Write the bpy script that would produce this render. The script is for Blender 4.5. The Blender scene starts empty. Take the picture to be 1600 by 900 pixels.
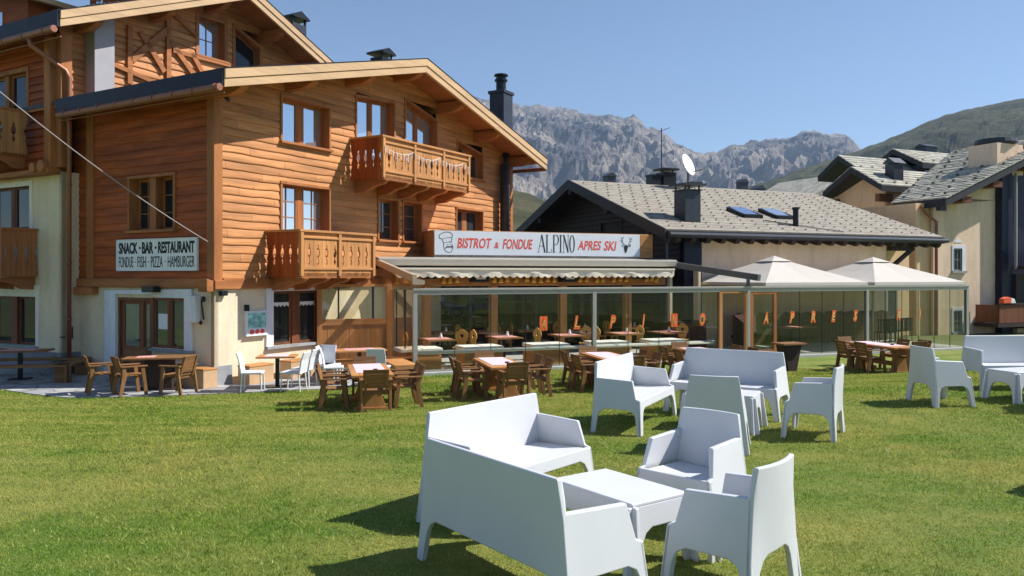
import bpy, bmesh, math, random
import numpy as np
from mathutils import Vector, Matrix, noise
R = math.radians
random.seed(7)
sc = bpy.context.scene
COL = sc.collection
# ------------------------------------------------------------------ camera
EYE = 2.7
cd = bpy.data.cameras.new('camera'); cam = bpy.data.objects.new('camera', cd); COL.objects.link(cam)
cam.location = (0, 0, EYE); cam.rotation_euler = (R(90), 0, 0)
cd.sensor_width = 36; cd.lens = 36 * 1250 / 1600; cd.shift_y = -20 / 1600
cd.clip_start = .05; cd.clip_end = 20000
sc.camera = cam
# ------------------------------------------------------------------ sky, sun, exposure
SUN_EL, SUN_AZ = 46.0, 6.0          # azimuth counter-clockwise from +X
w = bpy.data.worlds.new('World'); sc.world = w; w.use_nodes = True
nt = w.node_tree; nt.nodes.clear()
wo = nt.nodes.new('ShaderNodeOutputWorld'); bg = nt.nodes.new('ShaderNodeBackground')
sky = nt.nodes.new('ShaderNodeTexSky'); sky.sky_type = 'NISHITA'; sky.sun_disc = False
sky.sun_elevation = R(SUN_EL); sky.sun_rotation = R(90 - SUN_AZ)
sky.altitude = 1800; sky.air_density = 1.0; sky.dust_density = .1; sky.ozone_density = 1.7
bg.inputs[1].default_value = .088
nt.links.new(sky.outputs[0], bg.inputs[0]); nt.links.new(bg.outputs[0], wo.inputs[0])
sd = bpy.data.lights.new('sun', 'SUN'); sun = bpy.data.objects.new('sun', sd); COL.objects.link(sun)
sd.energy = 4.7; sd.angle = R(.53); sd.color = (1, .965, .92)
sv = Vector((math.cos(R(SUN_AZ)) * math.cos(R(SUN_EL)), math.sin(R(SUN_AZ)) * math.cos(R(SUN_EL)), math.sin(R(SUN_EL))))
sun.rotation_euler = sv.to_track_quat('Z', 'Y').to_euler(); sun.location = (30, 0, 40)
sc.view_settings.view_transform = 'Standard'; sc.view_settings.look = 'None'
sc.view_settings.exposure = 0.70; sc.view_settings.gamma = 1

# ------------------------------------------------------------------ materials
MATS = {}
def newmat(name):
    m = bpy.data.materials.new(name); m.use_nodes = True; m.node_tree.nodes.clear()
    return m, m.node_tree.nodes, m.node_tree.links
def pbsdf(N, L, col, rough=.6, metal=0, spec=.4, ior=None):
    p = N.new('ShaderNodeBsdfPrincipled'); o = N.new('ShaderNodeOutputMaterial'); L.new(p.outputs[0], o.inputs[0])
    p.inputs['Base Color'].default_value = (*col, 1); p.inputs['Roughness'].default_value = rough
    p.inputs['Metallic'].default_value = metal; p.inputs['Specular IOR Level'].default_value = spec
    if ior: p.inputs['IOR'].default_value = ior
    return p
def noisemap(N, L, scale=(1, 1, 1), s=5, detail=4, rough=.6):
    tc = N.new('ShaderNodeTexCoord'); mp = N.new('ShaderNodeMapping'); mp.inputs['Scale'].default_value = scale
    n = N.new('ShaderNodeTexNoise'); n.inputs['Scale'].default_value = s; n.inputs['Detail'].default_value = detail; n.inputs['Roughness'].default_value = rough
    L.new(tc.outputs['Object'], mp.inputs[0]); L.new(mp.outputs[0], n.inputs[0])
    return n
def ramp(N, L, src, stops):
    r = N.new('ShaderNodeValToRGB'); e = r.color_ramp.elements
    e[0].position, e[0].color = stops[0][0], (*stops[0][1], 1); e[1].position, e[1].color = stops[-1][0], (*stops[-1][1], 1)
    for p, c in stops[1:-1]:
        q = e.new(p); q.color = (*c, 1)
    L.new(src, r.inputs[0]); return r
def bump(N, L, p, src, strength=.3, dist=.02):
    b = N.new('ShaderNodeBump'); b.inputs['Strength'].default_value = strength; b.inputs['Distance'].default_value = dist
    L.new(src, b.inputs['Height']); L.new(b.outputs[0], p.inputs['Normal']); return b
def mul(c, k): return tuple(min(1, x * k) for x in c)
def mat(name, col, rough=.6, var=.15, s=3, bmp=.15, metal=0, spec=.4, scale=(1, 1, 1), bs=None):
    if name in MATS: return MATS[name]
    m, N, L = newmat(name); p = pbsdf(N, L, col, rough, metal, spec)
    n = noisemap(N, L, scale, s, 6)
    r = ramp(N, L, n.outputs[0], [(.3, mul(col, 1 - var)), (.7, mul(col, 1 + var))])
    L.new(r.outputs[0], p.inputs['Base Color'])
    if bmp:
        n2 = noisemap(N, L, scale, bs or s * 8, 5); bump(N, L, p, n2.outputs[0], bmp, .01)
    MATS[name] = m; return m
def board_tone(N, L, axis, src):
    """each cladding board gets its own tone, with butt joints and knots"""
    tc = N.new('ShaderNodeTexCoord'); sp = N.new('ShaderNodeSeparateXYZ'); L.new(tc.outputs['Object'], sp.inputs[0])
    def mth(op, a, b=None):
        n = N.new('ShaderNodeMath'); n.operation = op
        for i, v in enumerate((a, b)):
            if v is None: continue
            if isinstance(v, (int, float)): n.inputs[i].default_value = v
            else: L.new(v, n.inputs[i])
        return n.outputs[0]
    k = mth('FLOOR', mth('DIVIDE', mth('SUBTRACT', sp.outputs[2], 2.62), .207))
    q = mth('ADD', mth('DIVIDE', sp.outputs[{'x': 0, 'y': 1}[axis]], 3.1), mth('MULTIPLY', k, .377)); seg = mth('FLOOR', q)
    cv = N.new('ShaderNodeCombineXYZ'); L.new(k, cv.inputs[0]); L.new(seg, cv.inputs[1])
    wn = N.new('ShaderNodeTexWhiteNoise'); wn.noise_dimensions = '2D'; L.new(cv.outputs[0], wn.inputs['Vector'])
    r = ramp(N, L, wn.outputs['Value'], [(0, (.84, .81, .78)), (.5, (1, 1, 1)), (1, (1.08, 1.07, 1.04))])
    jt = mth('LESS_THAN', mth('FRACT', q), .0055)
    jr = ramp(N, L, jt, [(0, (1, 1, 1)), (1, (.55, .50, .46))])
    vo = N.new('ShaderNodeTexVoronoi'); vo.inputs['Scale'].default_value = 2.6; mp = N.new('ShaderNodeMapping'); mp.inputs['Scale'].default_value = (.6, .6, 1.6); L.new(tc.outputs['Object'], mp.inputs[0]); L.new(mp.outputs[0], vo.inputs[0])
    kn = ramp(N, L, vo.outputs['Distance'], [(.03, (.35, .27, .22)), (.075, (1, 1, 1))])
    out = src
    for m_ in (r, jr, kn):
        mx = N.new('ShaderNodeMix'); mx.data_type = 'RGBA'; mx.blend_type = 'MULTIPLY'; mx.inputs[0].default_value = 1
        L.new(out, mx.inputs[6]); L.new(m_.outputs[0], mx.inputs[7]); out = mx.outputs[2]
    return out
def plaster_mat(name, col, rough=.9):
    m, N, L = newmat(name); p = pbsdf(N, L, col, rough, 0, .2)
    n1 = noisemap(N, L, (1, 1, .22), 1.7, 6, .65); r1 = ramp(N, L, n1.outputs[0], [(.3, mul(col, .80)), (.52, col), (.72, mul(col, 1.05))])
    n2 = noisemap(N, L, (1, 1, 1), 9, 6, .7); r2 = ramp(N, L, n2.outputs[0], [(.25, (.90, .89, .87)), (.6, (1, 1, 1))])
    mx = N.new('ShaderNodeMix'); mx.data_type = 'RGBA'; mx.blend_type = 'MULTIPLY'; mx.inputs[0].default_value = 1
    L.new(r1.outputs[0], mx.inputs[6]); L.new(r2.outputs[0], mx.inputs[7]); L.new(mx.outputs[2], p.inputs['Base Color'])
    n3 = noisemap(N, L, (1, 1, 1), 45, 4); bump(N, L, p, n3.outputs[0], .35, .006); MATS[name] = m; return m
def wood(name, col, axis='x', rough=.62, contrast=.35, gs=1.0, coarse=.3, boards=False):
    """grain runs along the axis; big weathered patches and knots"""
    if name in MATS: return MATS[name]
    m, N, L = newmat(name); p = pbsdf(N, L, col, rough, 0, .3)
    sc_ = {'x': (.6, 9, 9), 'y': (9, .6, 9), 'z': (9, 9, .6)}[axis]
    n = noisemap(N, L, sc_, 3.2 * gs, 6, .65)
    r = ramp(N, L, n.outputs[0], [(.28, mul(col, 1 - contrast)), (.5, col), (.75, mul(col, 1 + contrast * .7))])
    s2 = {'x': (.25, .8, 3.2), 'y': (.8, .25, 3.2), 'z': (2.2, 2.2, .25)}[axis]
    n2 = noisemap(N, L, s2, 1.6, 3, .5)
    r2 = ramp(N, L, n2.outputs[0], [(.33, (1 - coarse,) * 3), (.68, (1 + coarse * .3,) * 3)])
    mx = N.new('ShaderNodeMix'); mx.data_type = 'RGBA'; mx.blend_type = 'MULTIPLY'; mx.inputs[0].default_value = 1
    L.new(r.outputs[0], mx.inputs[6]); L.new(r2.outputs[0], mx.inputs[7]); L.new(board_tone(N, L, axis, mx.outputs[2]) if boards else mx.outputs[2], p.inputs['Base Color'])
    bump(N, L, p, n.outputs[0], .35, .006)
    MATS[name] = m; return m
SID = (.60, .262, .095)      # sun bleached gable boards, the lit copy of the cladding colour
SHADED_STAIN = (.42, .092, .014)   # side wall boards: darker stain, with shade also put into the colour
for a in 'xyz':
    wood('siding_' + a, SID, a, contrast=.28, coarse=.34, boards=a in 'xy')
    wood('stained_' + a, SHADED_STAIN, a, contrast=.32, coarse=.42, boards=a in 'xy')
    wood('trim_' + a, (.42, .155, .048), a, contrast=.25)
    wood('pale_' + a, (.58, .38, .21), a, contrast=.16, coarse=.15)
    wood('honey_' + a, (.54, .25, .085), a, contrast=.25, coarse=.25)
    wood('chairwood_' + a, (.27, .13, .048), a, contrast=.35, coarse=.35, gs=2)
    wood('darkwood_' + a, (.045, .028, .022), a, contrast=.3)
    wood('redwood_' + a, (.20, .07, .028), a, contrast=.3)
    wood('carved_' + a, (.62, .35, .10), a, contrast=.2, gs=2)
plaster = plaster_mat('cream_plaster', (.79, .66, .47))
plaster_w = plaster_mat('white_plaster', (.78, .80, .84))
plaster_b = plaster_mat('beige_plaster', (.83, .62, .45))
plaster_y = plaster_mat('yellow_plaster', (.86, .60, .36))
stone = mat('grey_stone', (.30, .31, .32), .85, .2, 4, .4)
copper = mat('brown_gutter', (.30, .125, .075), .42, .12, 6, .05, metal=.35)
slate_d = mat('navy_fascia', (.013, .015, .032), .45, .3, 5, .03, spec=.25)
darkroof = mat('dark_slate', (.055, .055, .06), .6, .4, 9, .5)
black = mat('black_metal', (.018, .019, .023), .38, .3, 8, .04, metal=.4)
darkgrey = mat('anthracite_metal', (.045, .05, .062), .4, .2, 6, .03, metal=.3)
greymetal = mat('pergola_metal', (.40, .39, .34), .42, .06, 3, .03, metal=.2)
darkpergola = mat('grey_beam', (.12, .125, .125), .5, .1, 3, .05)
greypaint = mat('pale_shaft', (.36, .34, .36), .55, .07, 2, .05)
white = mat('white_plastic', (.63, .635, .65), .36, .035, 2.3, .04, spec=.35, bs=150)
whitem = mat('white_paint', (.78, .79, .8), .6, .03, 3, .03)
canvas_m = mat('umbrella_canvas', (.54, .495, .43), .9, .04, 2, .1, bs=90)
valance_m = mat('awning_cloth', (.84, .75, .60), .9, .08, 3, .12)
cushion = mat('cream_cushion', (.80, .76, .66), .9, .05, 6, .15)
gold = mat('brass', (.72, .42, .09), .35, .2, 12, .1, metal=.75)
paper_o = None
rattan = mat('white_rattan', (.70, .71, .72), .7, .08, 60, .8, bs=110)
ink = mat('black_print', (.02, .02, .024), .7, .05, 5, 0)
redp = mat('red_print', (.80, .09, .06), .7, .05, 5, 0)
orange = mat('orange_print', (.85, .16, .03), .7, .15, 9, 0)
yellowp = mat('yellow_print', (.9, .55, .16), .7, .15, 9, 0)
vinyl = mat('banner_vinyl', (.77, .80, .86), .5, .03, 1.3, .35, bs=2.2)
fabric_o = mat('orange_fabric', (.75, .12, .04), .9, .1, 9, .1)
darkseat = mat('dark_mesh_fabric', (.075, .062, .045), .85, .1, 60, .4)
rock_g = mat('paving_joint', (.2, .2, .19), .9, .2, 6, .3)
interior = mat('dark_interior', (.05, .045, .04), .8, .2, 3, 0)

def glassmat(name, base, metal, rough=.025, wav=.04):
    m, N, L = newmat(name); p = pbsdf(N, L, base, rough, metal, .5, 1.5)
    n = noisemap(N, L, (1, 1, 1), 1.1, 1); bump(N, L, p, n.outputs[0], wav, .03); MATS[name] = m; return m
glass_sky = glassmat('mirror_glass', (.62, .68, .74), .8)
glass_mid = glassmat('window_glass', (.12, .135, .15), .7)
glass_dark = glassmat('dark_glass', (.03, .035, .04), .4)
glass_blue = glassmat('skylight_glass', (.3, .4, .6), .7)
def clearglass(name, tint, refl):
    m, N, L = newmat(name); o = N.new('ShaderNodeOutputMaterial')
    t = N.new('ShaderNodeBsdfTransparent'); t.inputs[0].default_value = (*tint, 1)
    g = N.new('ShaderNodeBsdfGlossy'); g.inputs['Roughness'].default_value = .02; g.inputs[0].default_value = (.95, .97, 1, 1)
    lw = N.new('ShaderNodeLayerWeight'); lw.inputs[0].default_value = .5
    pw = N.new('ShaderNodeMath'); pw.operation = 'POWER'; pw.inputs[1].default_value = 4; pw.inputs[1].default_value = 5; L.new(lw.outputs['Facing'], pw.inputs[0])
    f = N.new('ShaderNodeMath'); f.operation = 'MULTIPLY_ADD'; f.inputs[1].default_value = .8; f.inputs[2].default_value = refl; L.new(pw.outputs[0], f.inputs[0])
    n = noisemap(N, L, (1, 1, 1), .8, 1); b = N.new('ShaderNodeBump'); b.inputs['Strength'].default_value = .06; b.inputs['Distance'].default_value = .03
    L.new(n.outputs[0], b.inputs['Height']); L.new(b.outputs[0], g.inputs['Normal'])
    x = N.new('ShaderNodeMixShader'); L.new(f.outputs[0], x.inputs[0]); L.new(t.outputs[0], x.inputs[1]); L.new(g.outputs[0], x.inputs[2]); L.new(x.outputs[0], o.inputs[0])
    MATS[name] = m; return m
glass_clear = clearglass('clear_glass', (.86, .88, .83), .055)
glass_side = clearglass('smoky_glass', (.76, .68, .58), .09)

def check_mat(name, c1, c2, s):
    m, N, L = newmat(name); p = pbsdf(N, L, c1, .9, 0, .1)
    tc = N.new('ShaderNodeTexCoord'); ck = N.new('ShaderNodeTexChecker'); ck.inputs['Scale'].default_value = s
    ck.inputs[1].default_value = (*c1, 1); ck.inputs[2].default_value = (*c2, 1)
    L.new(tc.outputs['Object'], ck.inputs[0]); L.new(ck.outputs[0], p.inputs['Base Color']); MATS[name] = m; return m
gingham = check_mat('gingham_cloth', (.80, .68, .70), (.74, .40, .45), 22)
gingham_r = check_mat('red_gingham_cloth', (.75, .55, .5), (.62, .12, .10), 18)

# ------------------------------------------------------------------ object helpers
def link(o, parent=None):
    COL.objects.link(o)
    if parent is not None: o.parent = parent
    return o
def tag(o, label=None, cat=None, group=None, kind=None):
    if label: o['label'] = label
    if cat: o['category'] = cat
    if group: o['group'] = group
    if kind: o['kind'] = kind
    return o
def thing(name, label, cat, loc=(0, 0, 0), rz=0, group=None):
    o = link(bpy.data.objects.new(name, None)); o.location = loc; o.rotation_euler = (0, 0, rz)
    o.empty_display_size = .2
    return tag(o, label, cat, group)
def kids(o): return [c for c in bpy.data.objects if c.parent == o]
def dup(o, loc=None, rz=None, label=None, parent=None):
    c = o.copy(); COL.objects.link(c)
    if parent is not None: c.parent = parent
    if loc is not None: c.location = loc
    if rz is not None: c.rotation_euler = (0, 0, rz)
    if label: c['label'] = label
    for ch in CH.get(o.name, ()): dup(ch, parent=c)
    return c
CH = {}
ident = lambda u, o, z: (u, o, z)
class MB:
    def __init__(s, M=ident): s.v = []; s.f = []; s.M = M
    def add(s, vs, fs):
        b = len(s.v); s.v += [s.M(*v) for v in vs]; s.f += [tuple(i + b for i in f) for f in fs]
    def box(s, a, b):
        x0, y0, z0 = a; x1, y1, z1 = b
        s.add([(x0, y0, z0), (x1, y0, z0), (x1, y1, z0), (x0, y1, z0), (x0, y0, z1), (x1, y0, z1), (x1, y1, z1), (x0, y1, z1)],
              [(0, 3, 2, 1), (4, 5, 6, 7), (0, 1, 5, 4), (1, 2, 6, 5), (2, 3, 7, 6), (3, 0, 4, 7)])
        return s
    def prism(s, poly, ax, c0, c1):
        """poly: 2d points in the two axes other than ax (in axis order)"""
        def pt(p, c):
            return (c, p[0], p[1]) if ax == 0 else ((p[0], c, p[1]) if ax == 1 else (p[0], p[1], c))
        n = len(poly)
        s.add([pt(p, c0) for p in poly] + [pt(p, c1) for p in poly],
              [tuple(range(n))[::-1], tuple(range(n, 2 * n))] + [(i, (i + 1) % n, n + (i + 1) % n, n + i) for i in range(n)])
        return s
    def beam(s, p, q, wd, ht, up=(0, 0, 1)):
        p, q = Vector(p), Vector(q); d = (q - p).normalized(); sd_ = d.cross(Vector(up)).normalized(); u = sd_.cross(d)
        vs = [tuple(c + sd_ * a * wd / 2 + u * b * ht / 2) for c in (p, q) for a, b in ((-1, -1), (1, -1), (1, 1), (-1, 1))]
        s.add(vs, [(0, 1, 2, 3), (7, 6, 5, 4), (0, 4, 5, 1), (1, 5, 6, 2), (2, 6, 7, 3), (3, 7, 4, 0)]); return s
    def tube(s, pts, r, n=10, caps=True):
        pts = [Vector(p) for p in pts]; rs = r if isinstance(r, (list, tuple)) else [r] * len(pts); vs = []; fs = []
        for i, p in enumerate(pts):
            a = pts[max(0, i - 1)]; b = pts[min(len(pts) - 1, i + 1)]; d = (b - a).normalized()
            e = Vector((0, 0, 1)) if abs(d.z) < .9 else Vector((1, 0, 0)); u = d.cross(e).normalized(); v = d.cross(u)
            vs += [tuple(p + (u * math.cos(6.2832 * k / n) + v * math.sin(6.2832 * k / n)) * rs[i]) for k in range(n)]
        for i in range(len(pts) - 1):
            fs += [(i * n + k, i * n + (k + 1) % n, (i + 1) * n + (k + 1) % n, (i + 1) * n + k) for k in range(n)]
        if caps: fs += [tuple(range(n))[::-1], tuple(range((len(pts) - 1) * n, len(pts) * n))]
        s.add(vs, fs); return s
    def lathe(s, prof, c=(0, 0, 0), n=16):
        vs = [(c[0] + r * math.cos(6.2832 * k / n), c[1] + r * math.sin(6.2832 * k / n), c[2] + z) for r, z in prof for k in range(n)]
        fs = [(i * n + k, i * n + (k + 1) % n, (i + 1) * n + (k + 1) % n, (i + 1) * n + k) for i in range(len(prof) - 1) for k in range(n)]
        fs += [tuple(range(n))[::-1], tuple(range((len(prof) - 1) * n, len(prof) * n))]
        s.add(vs, fs); return s
    def quad(s, a, b, c, d): s.add([a, b, c, d], [(0, 1, 2, 3)]); return s
    def mesh(s, name, recalc=True):
        me = bpy.data.meshes.new(name); me.from_pydata(s.v, [], s.f)
        if recalc:
            bm = bmesh.new(); bm.from_mesh(me); bmesh.ops.recalc_face_normals(bm, faces=bm.faces); bm.to_mesh(me); bm.free()
        return me
    def build(s, name, m, parent=None, loc=None, bevel=0, smooth=False, rz=None):
        me = s.mesh(name)
        me.materials.append(MATS[m] if isinstance(m, str) else m)
        o = bpy.data.objects.new(name, me); link(o, parent)
        if parent is not None: CH.setdefault(parent.name, []).append(o)
        if loc is not None: o.location = loc
        if rz is not None: o.rotation_euler = (0, 0, rz)
        if bevel:
            b = o.modifiers.new('bevel', 'BEVEL'); b.width = bevel; b.segments = 2 if bevel < .009 else 3; b.limit_method = 'ANGLE'; b.angle_limit = R(35)
        if smooth:
            for p in me.polygons: p.use_smooth = True
        return o
def text_into(mb, s, w, h, u0, z0, out, shear=0, bold=0, thick=.006, space=1.0):
    c = bpy.data.curves.new('t', 'FONT'); c.body = s; c.size = 1; c.extrude = .02; c.offset = bold; c.shear = shear; c.space_character = space
    c.resolution_u = 3
    o = bpy.data.objects.new('t', c); COL.objects.link(o); bpy.context.view_layer.update()
    me = bpy.data.meshes.new_from_object(o.evaluated_get(bpy.context.evaluated_depsgraph_get()))
    xs = [v.co.x for v in me.vertices]; ys = [v.co.y for v in me.vertices]; x0, x1, y0, y1 = min(xs), max(xs), min(ys), max(ys)
    vs = [(u0 + (v.co.x - x0) / (x1 - x0) * w, out + (v.co.z + .02) / .04 * thick, z0 + (v.co.y - y0) / (y1 - y0) * h) for v in me.vertices]
    mb.add(vs, [tuple(p.vertices) for p in me.polygons])
    bpy.data.objects.remove(o); bpy.data.curves.remove(c); bpy.data.meshes.remove(me)

# ------------------------------------------------------------------ ground
def plateau(X, Y): return .85 + .012 * (min(max(Y, 0), 16) - 5)
def lawn_z(X, Y):
    cy = 8.3 + .48 * (min(max(X, -3), 11) + 3); t = (Y - cy) / 7.2
    e = .13
    if t <= -e: f = 0
    elif t < e: f = (t + e) ** 2 / (4 * e)
    elif t < 1 - e: f = t
    elif t < 1 + e: f = 1 - (1 + e - t) ** 2 / (4 * e)
    else: f = 1
    side = 1
    if X < -18: side = max(0, 1 - (-18 - X) / 12)
    if X > 26: side = max(0, 1 - (X - 26) / 12)
    if Y < -14: side *= max(0, 1 - (-14 - Y) / 10)
    b = .025 * (noise.noise(Vector((X * .35, Y * .35, 3))))
    return max(-.03, (plateau(X, Y) + b) * (1 - f) * side + .012 * f)
def grass_nodes(name, c_lo, c_hi, c_dry):
    m, N, L = newmat(name); p = pbsdf(N, L, c_lo, .75, 0, .2)
    n1 = noisemap(N, L, (.55, 1.3, 1), .7, 6, .72); n2 = noisemap(N, L, (1, 1, 1), 7, 5, .7); n3 = noisemap(N, L, (1, 1.0, 1), 90, 3, .7)
    r1 = ramp(N, L, n2.outputs[0], [(.3, c_lo), (.7, c_hi)])
    mx = N.new('ShaderNodeMix'); mx.data_type = 'RGBA'; r2 = ramp(N, L, n1.outputs[0], [(.38, (0, 0, 0)), (.60, (1, 1, 1))])
    mr = N.new('ShaderNodeMath'); mr.operation = 'MULTIPLY'; mr.inputs[1].default_value = .75
    L.new(r2.outputs[0], mr.inputs[0]); L.new(mr.outputs[0], mx.inputs[0]); L.new(r1.outputs[0], mx.inputs[6]); mx.inputs[7].default_value = (*c_dry, 1)
    m3 = N.new('ShaderNodeMix'); m3.data_type = 'RGBA'; m3.blend_type = 'MULTIPLY'; m3.inputs[0].default_value = .8
    r3 = ramp(N, L, n3.outputs[0], [(.3, (.55, .55, .55)), (.7, (1.25, 1.25, 1.2))])
    L.new(mx.outputs[2], m3.inputs[6]); L.new(r3.outputs[0], m3.inputs[7]); L.new(m3.outputs[2], p.inputs['Base Color'])
    bump(N, L, p, n3.outputs[0], .8, .03); MATS[name] = m; return m
G_LO, G_HI, G_DRY = (.085, .165, .02), (.165, .26, .035), (.34, .33, .085)
lawn_m = grass_nodes('lawn_grass', G_LO, G_HI, G_DRY)
def grid(name, xs, ys, fz, m, kind=None):
    nx, ny = len(xs), len(ys); v = [(x, y, fz(x, y)) for y in ys for x in xs]
    f = [(j * nx + i, j * nx + i + 1, (j + 1) * nx + i + 1, (j + 1) * nx + i) for j in range(ny - 1) for i in range(nx - 1)]
    me = bpy.data.meshes.new(name); me.from_pydata(v, [], f); me.materials.append(m)
    for p in me.polygons: p.use_smooth = True
    o = link(bpy.data.objects.new(name, me))
    if kind: tag(o, kind=kind)
    return o
fr = lambda a, b, n: [a + (b - a) * i / (n - 1) for i in range(n)]
grid('lawn', fr(-30, 38, 137), fr(-24, 30, 136), lawn_z, lawn_m, 'structure')
valley = mat('meadow', (.13, .15, .045), .95, .35, .02, .3, bs=.5)
g = MB(); g.add([(-9000, -9000, -.06), (9000, -9000, -.06), (9000, 9000, -.06), (-9000, 9000, -.06)], [(0, 1, 2, 3)])
tag(g.build('ground', valley), kind='structure')

# mown grass blades, thinning with distance
TERRACE = [(-26, 21.5), (-17, 19.6), (-12, 18.75), (-10.8, 18.0), (-9.7, 17.45), (-8.4, 17.6), (-7.07, 17.95), (-5.6, 18.4), (-4.5, 18.8), (-3.6, 19.6), (-2.85, 21.0), (-3.2, 26), (-12, 34), (-26, 36)]
def grass_blades():
    rg = np.random.default_rng(3); n = 760000
    Y = 3.9 + (23.0 - 3.9) * rg.random(n) ** 1.12
    X = (rg.random(n) * 2 - 1) * (Y * .70 + 1.2)
    P = np.array([lawn_z(x, y) for x, y in zip(X, Y)])
    ins = np.zeros(n, bool); E_ = TERRACE
    for (x0, y0), (x1, y1) in zip(E_, E_[1:] + E_[:1]):
        c = ((y0 > Y) != (y1 > Y)) & (X < (x1 - x0) * (Y - y0) / (y1 - y0 + 1e-9) + x0); ins ^= c
    vx, vy = X + 2.6, Y - 21.4; front = -.374 * vx + .927 * vy < -.16
    k = ~ins & (front | (vx < -.2)) & ~((vx < -.2) & (Y > 21.2)); X, Y, P = X[k], Y[k], P[k]; n = len(X)
    h = (.010 + .015 * rg.random(n)) * (1 + .2 * np.sin(X * 1.7 + Y * .9)) * (.75 + Y / 24); wd = (.0016 + .0019 * rg.random(n)) * (.55 + Y / 5)
    a = rg.random(n) * 2 * np.pi; lean = h * (.2 + 1.3 * rg.random(n)); b = rg.random(n) * 2 * np.pi
    dx, dy = np.cos(a) * wd, np.sin(a) * wd
    V = np.empty((n, 3, 3), np.float32)
    V[:, 0] = np.stack([X - dx, Y - dy, P - .004], 1); V[:, 1] = np.stack([X + dx, Y + dy, P - .004], 1)
    V[:, 2] = np.stack([X + np.cos(b) * lean, Y + np.sin(b) * lean, P + h], 1)
    me = bpy.data.meshes.new('grass'); me.vertices.add(3 * n); me.loops.add(3 * n); me.polygons.add(n)
    me.vertices.foreach_set('co', V.ravel()); me.loops.foreach_set('vertex_index', np.arange(3 * n, dtype=np.int32))
    me.polygons.foreach_set('loop_start', np.arange(0, 3 * n, 3, dtype=np.int32))
    at_ = me.attributes.new('shade', 'FLOAT', 'FACE'); at_.data.foreach_set('value', rg.random(n).astype(np.float32))
    me.update(); me.validate()
    m, N, L = newmat('grass_blade'); o_ = N.new('ShaderNodeOutputMaterial'); p = N.new('ShaderNodeBsdfDiffuse'); tr = N.new('ShaderNodeBsdfTranslucent'); ms = N.new('ShaderNodeMixShader'); ms.inputs[0].default_value = .42
    an = N.new('ShaderNodeAttribute'); an.attribute_name = 'shade'
    r = ramp(N, L, an.outputs['Fac'], [(0, (.09, .18, .018)), (.5, (.205, .325, .035)), (.84, (.34, .42, .07)), (1, (.66, .60, .26))])
    n1 = noisemap(N, L, (.55, 1.3, 1), .7, 6, .72); r2 = ramp(N, L, n1.outputs[0], [(.38, (0, 0, 0)), (.60, (.85, .85, .85))])
    mx = N.new('ShaderNodeMix'); mx.data_type = 'RGBA'; L.new(r2.outputs[0], mx.inputs[0]); L.new(r.outputs[0], mx.inputs[6]); mx.inputs[7].default_value = (.46, .43, .12, 1)
    n5 = noisemap(N, L, (1, 1, 1), 3.2, 4, .7); r5_ = ramp(N, L, n5.outputs[0], [(.32, (.62, .72, .6)), (.5, (1, 1, 1)), (.7, (1.2, 1.12, 1.1))])
    m5 = N.new('ShaderNodeMix'); m5.data_type = 'RGBA'; m5.blend_type = 'MULTIPLY'; m5.inputs[0].default_value = 1; L.new(mx.outputs[2], m5.inputs[6]); L.new(r5_.outputs[0], m5.inputs[7]); mx = m5
    L.new(mx.outputs[2], p.inputs['Color']); L.new(mx.outputs[2], tr.inputs['Color']); L.new(p.outputs[0], ms.inputs[1]); L.new(tr.outputs[0], ms.inputs[2]); L.new(ms.outputs[0], o_.inputs[0])
    me.materials.append(m); o = link(bpy.data.objects.new('grass', me))
    tag(o, 'short mown green grass with drier yellow patches', 'grass', kind='stuff')
grass_blades()

# stone terrace in front of the chalet
def paving_mat():
    m, N, L = newmat('stone_paving'); p = pbsdf(N, L, (.4, .4, .38), .85, 0, .3)
    tc = N.new('ShaderNodeTexCoord'); vo = N.new('ShaderNodeTexVoronoi'); vo.feature = 'DISTANCE_TO_EDGE'; vo.inputs['Scale'].default_value = 1.7
    vc = N.new('ShaderNodeTexVoronoi'); vc.inputs['Scale'].default_value = 1.7
    L.new(tc.outputs['Object'], vo.inputs[0]); L.new(tc.outputs['Object'], vc.inputs[0])
    r = ramp(N, L, vo.outputs[0], [(.0, (0, 0, 0)), (.045, (1, 1, 1))])
    hs = ramp(N, L, vc.outputs['Color'], [(.1, (.33, .33, .34)), (.9, (.50, .49, .46))])
    n = noisemap(N, L, (1, 1, 1), 9, 6); rn = ramp(N, L, n.outputs[0], [(.3, (.8, .8, .8)), (.7, (1.1, 1.1, 1.1))])
    mx = N.new('ShaderNodeMix'); mx.data_type = 'RGBA'; mx.inputs[6].default_value = (.14, .14, .12, 1); L.new(r.outputs[0], mx.inputs[0]); L.new(hs.outputs[0], mx.inputs[7])
    m2 = N.new('ShaderNodeMix'); m2.data_type = 'RGBA'; m2.blend_type = 'MULTIPLY'; m2.inputs[0].default_value = 1
    L.new(mx.outputs[2], m2.inputs[6]); L.new(rn.outputs[0], m2.inputs[7]); L.new(m2.outputs[2], p.inputs['Base Color'])
    bump(N, L, p, r.outputs[0], .5, .01); MATS['stone_paving'] = m; return m
pm = paving_mat()
b = MB(); edge = [(-26, 21.5), (-17, 19.6), (-12, 18.75), (-10.8, 18.0), (-9.7, 17.45), (-8.4, 17.6), (-7.07, 17.95), (-5.6, 18.4), (-4.5, 18.8), (-3.6, 19.6), (-2.85, 21.0), (-3.2, 26), (-12, 34), (-26, 36)]
b.prism(edge, 2, -.05, .035); tag(b.build('terrace_paving', pm), kind='structure')

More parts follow.
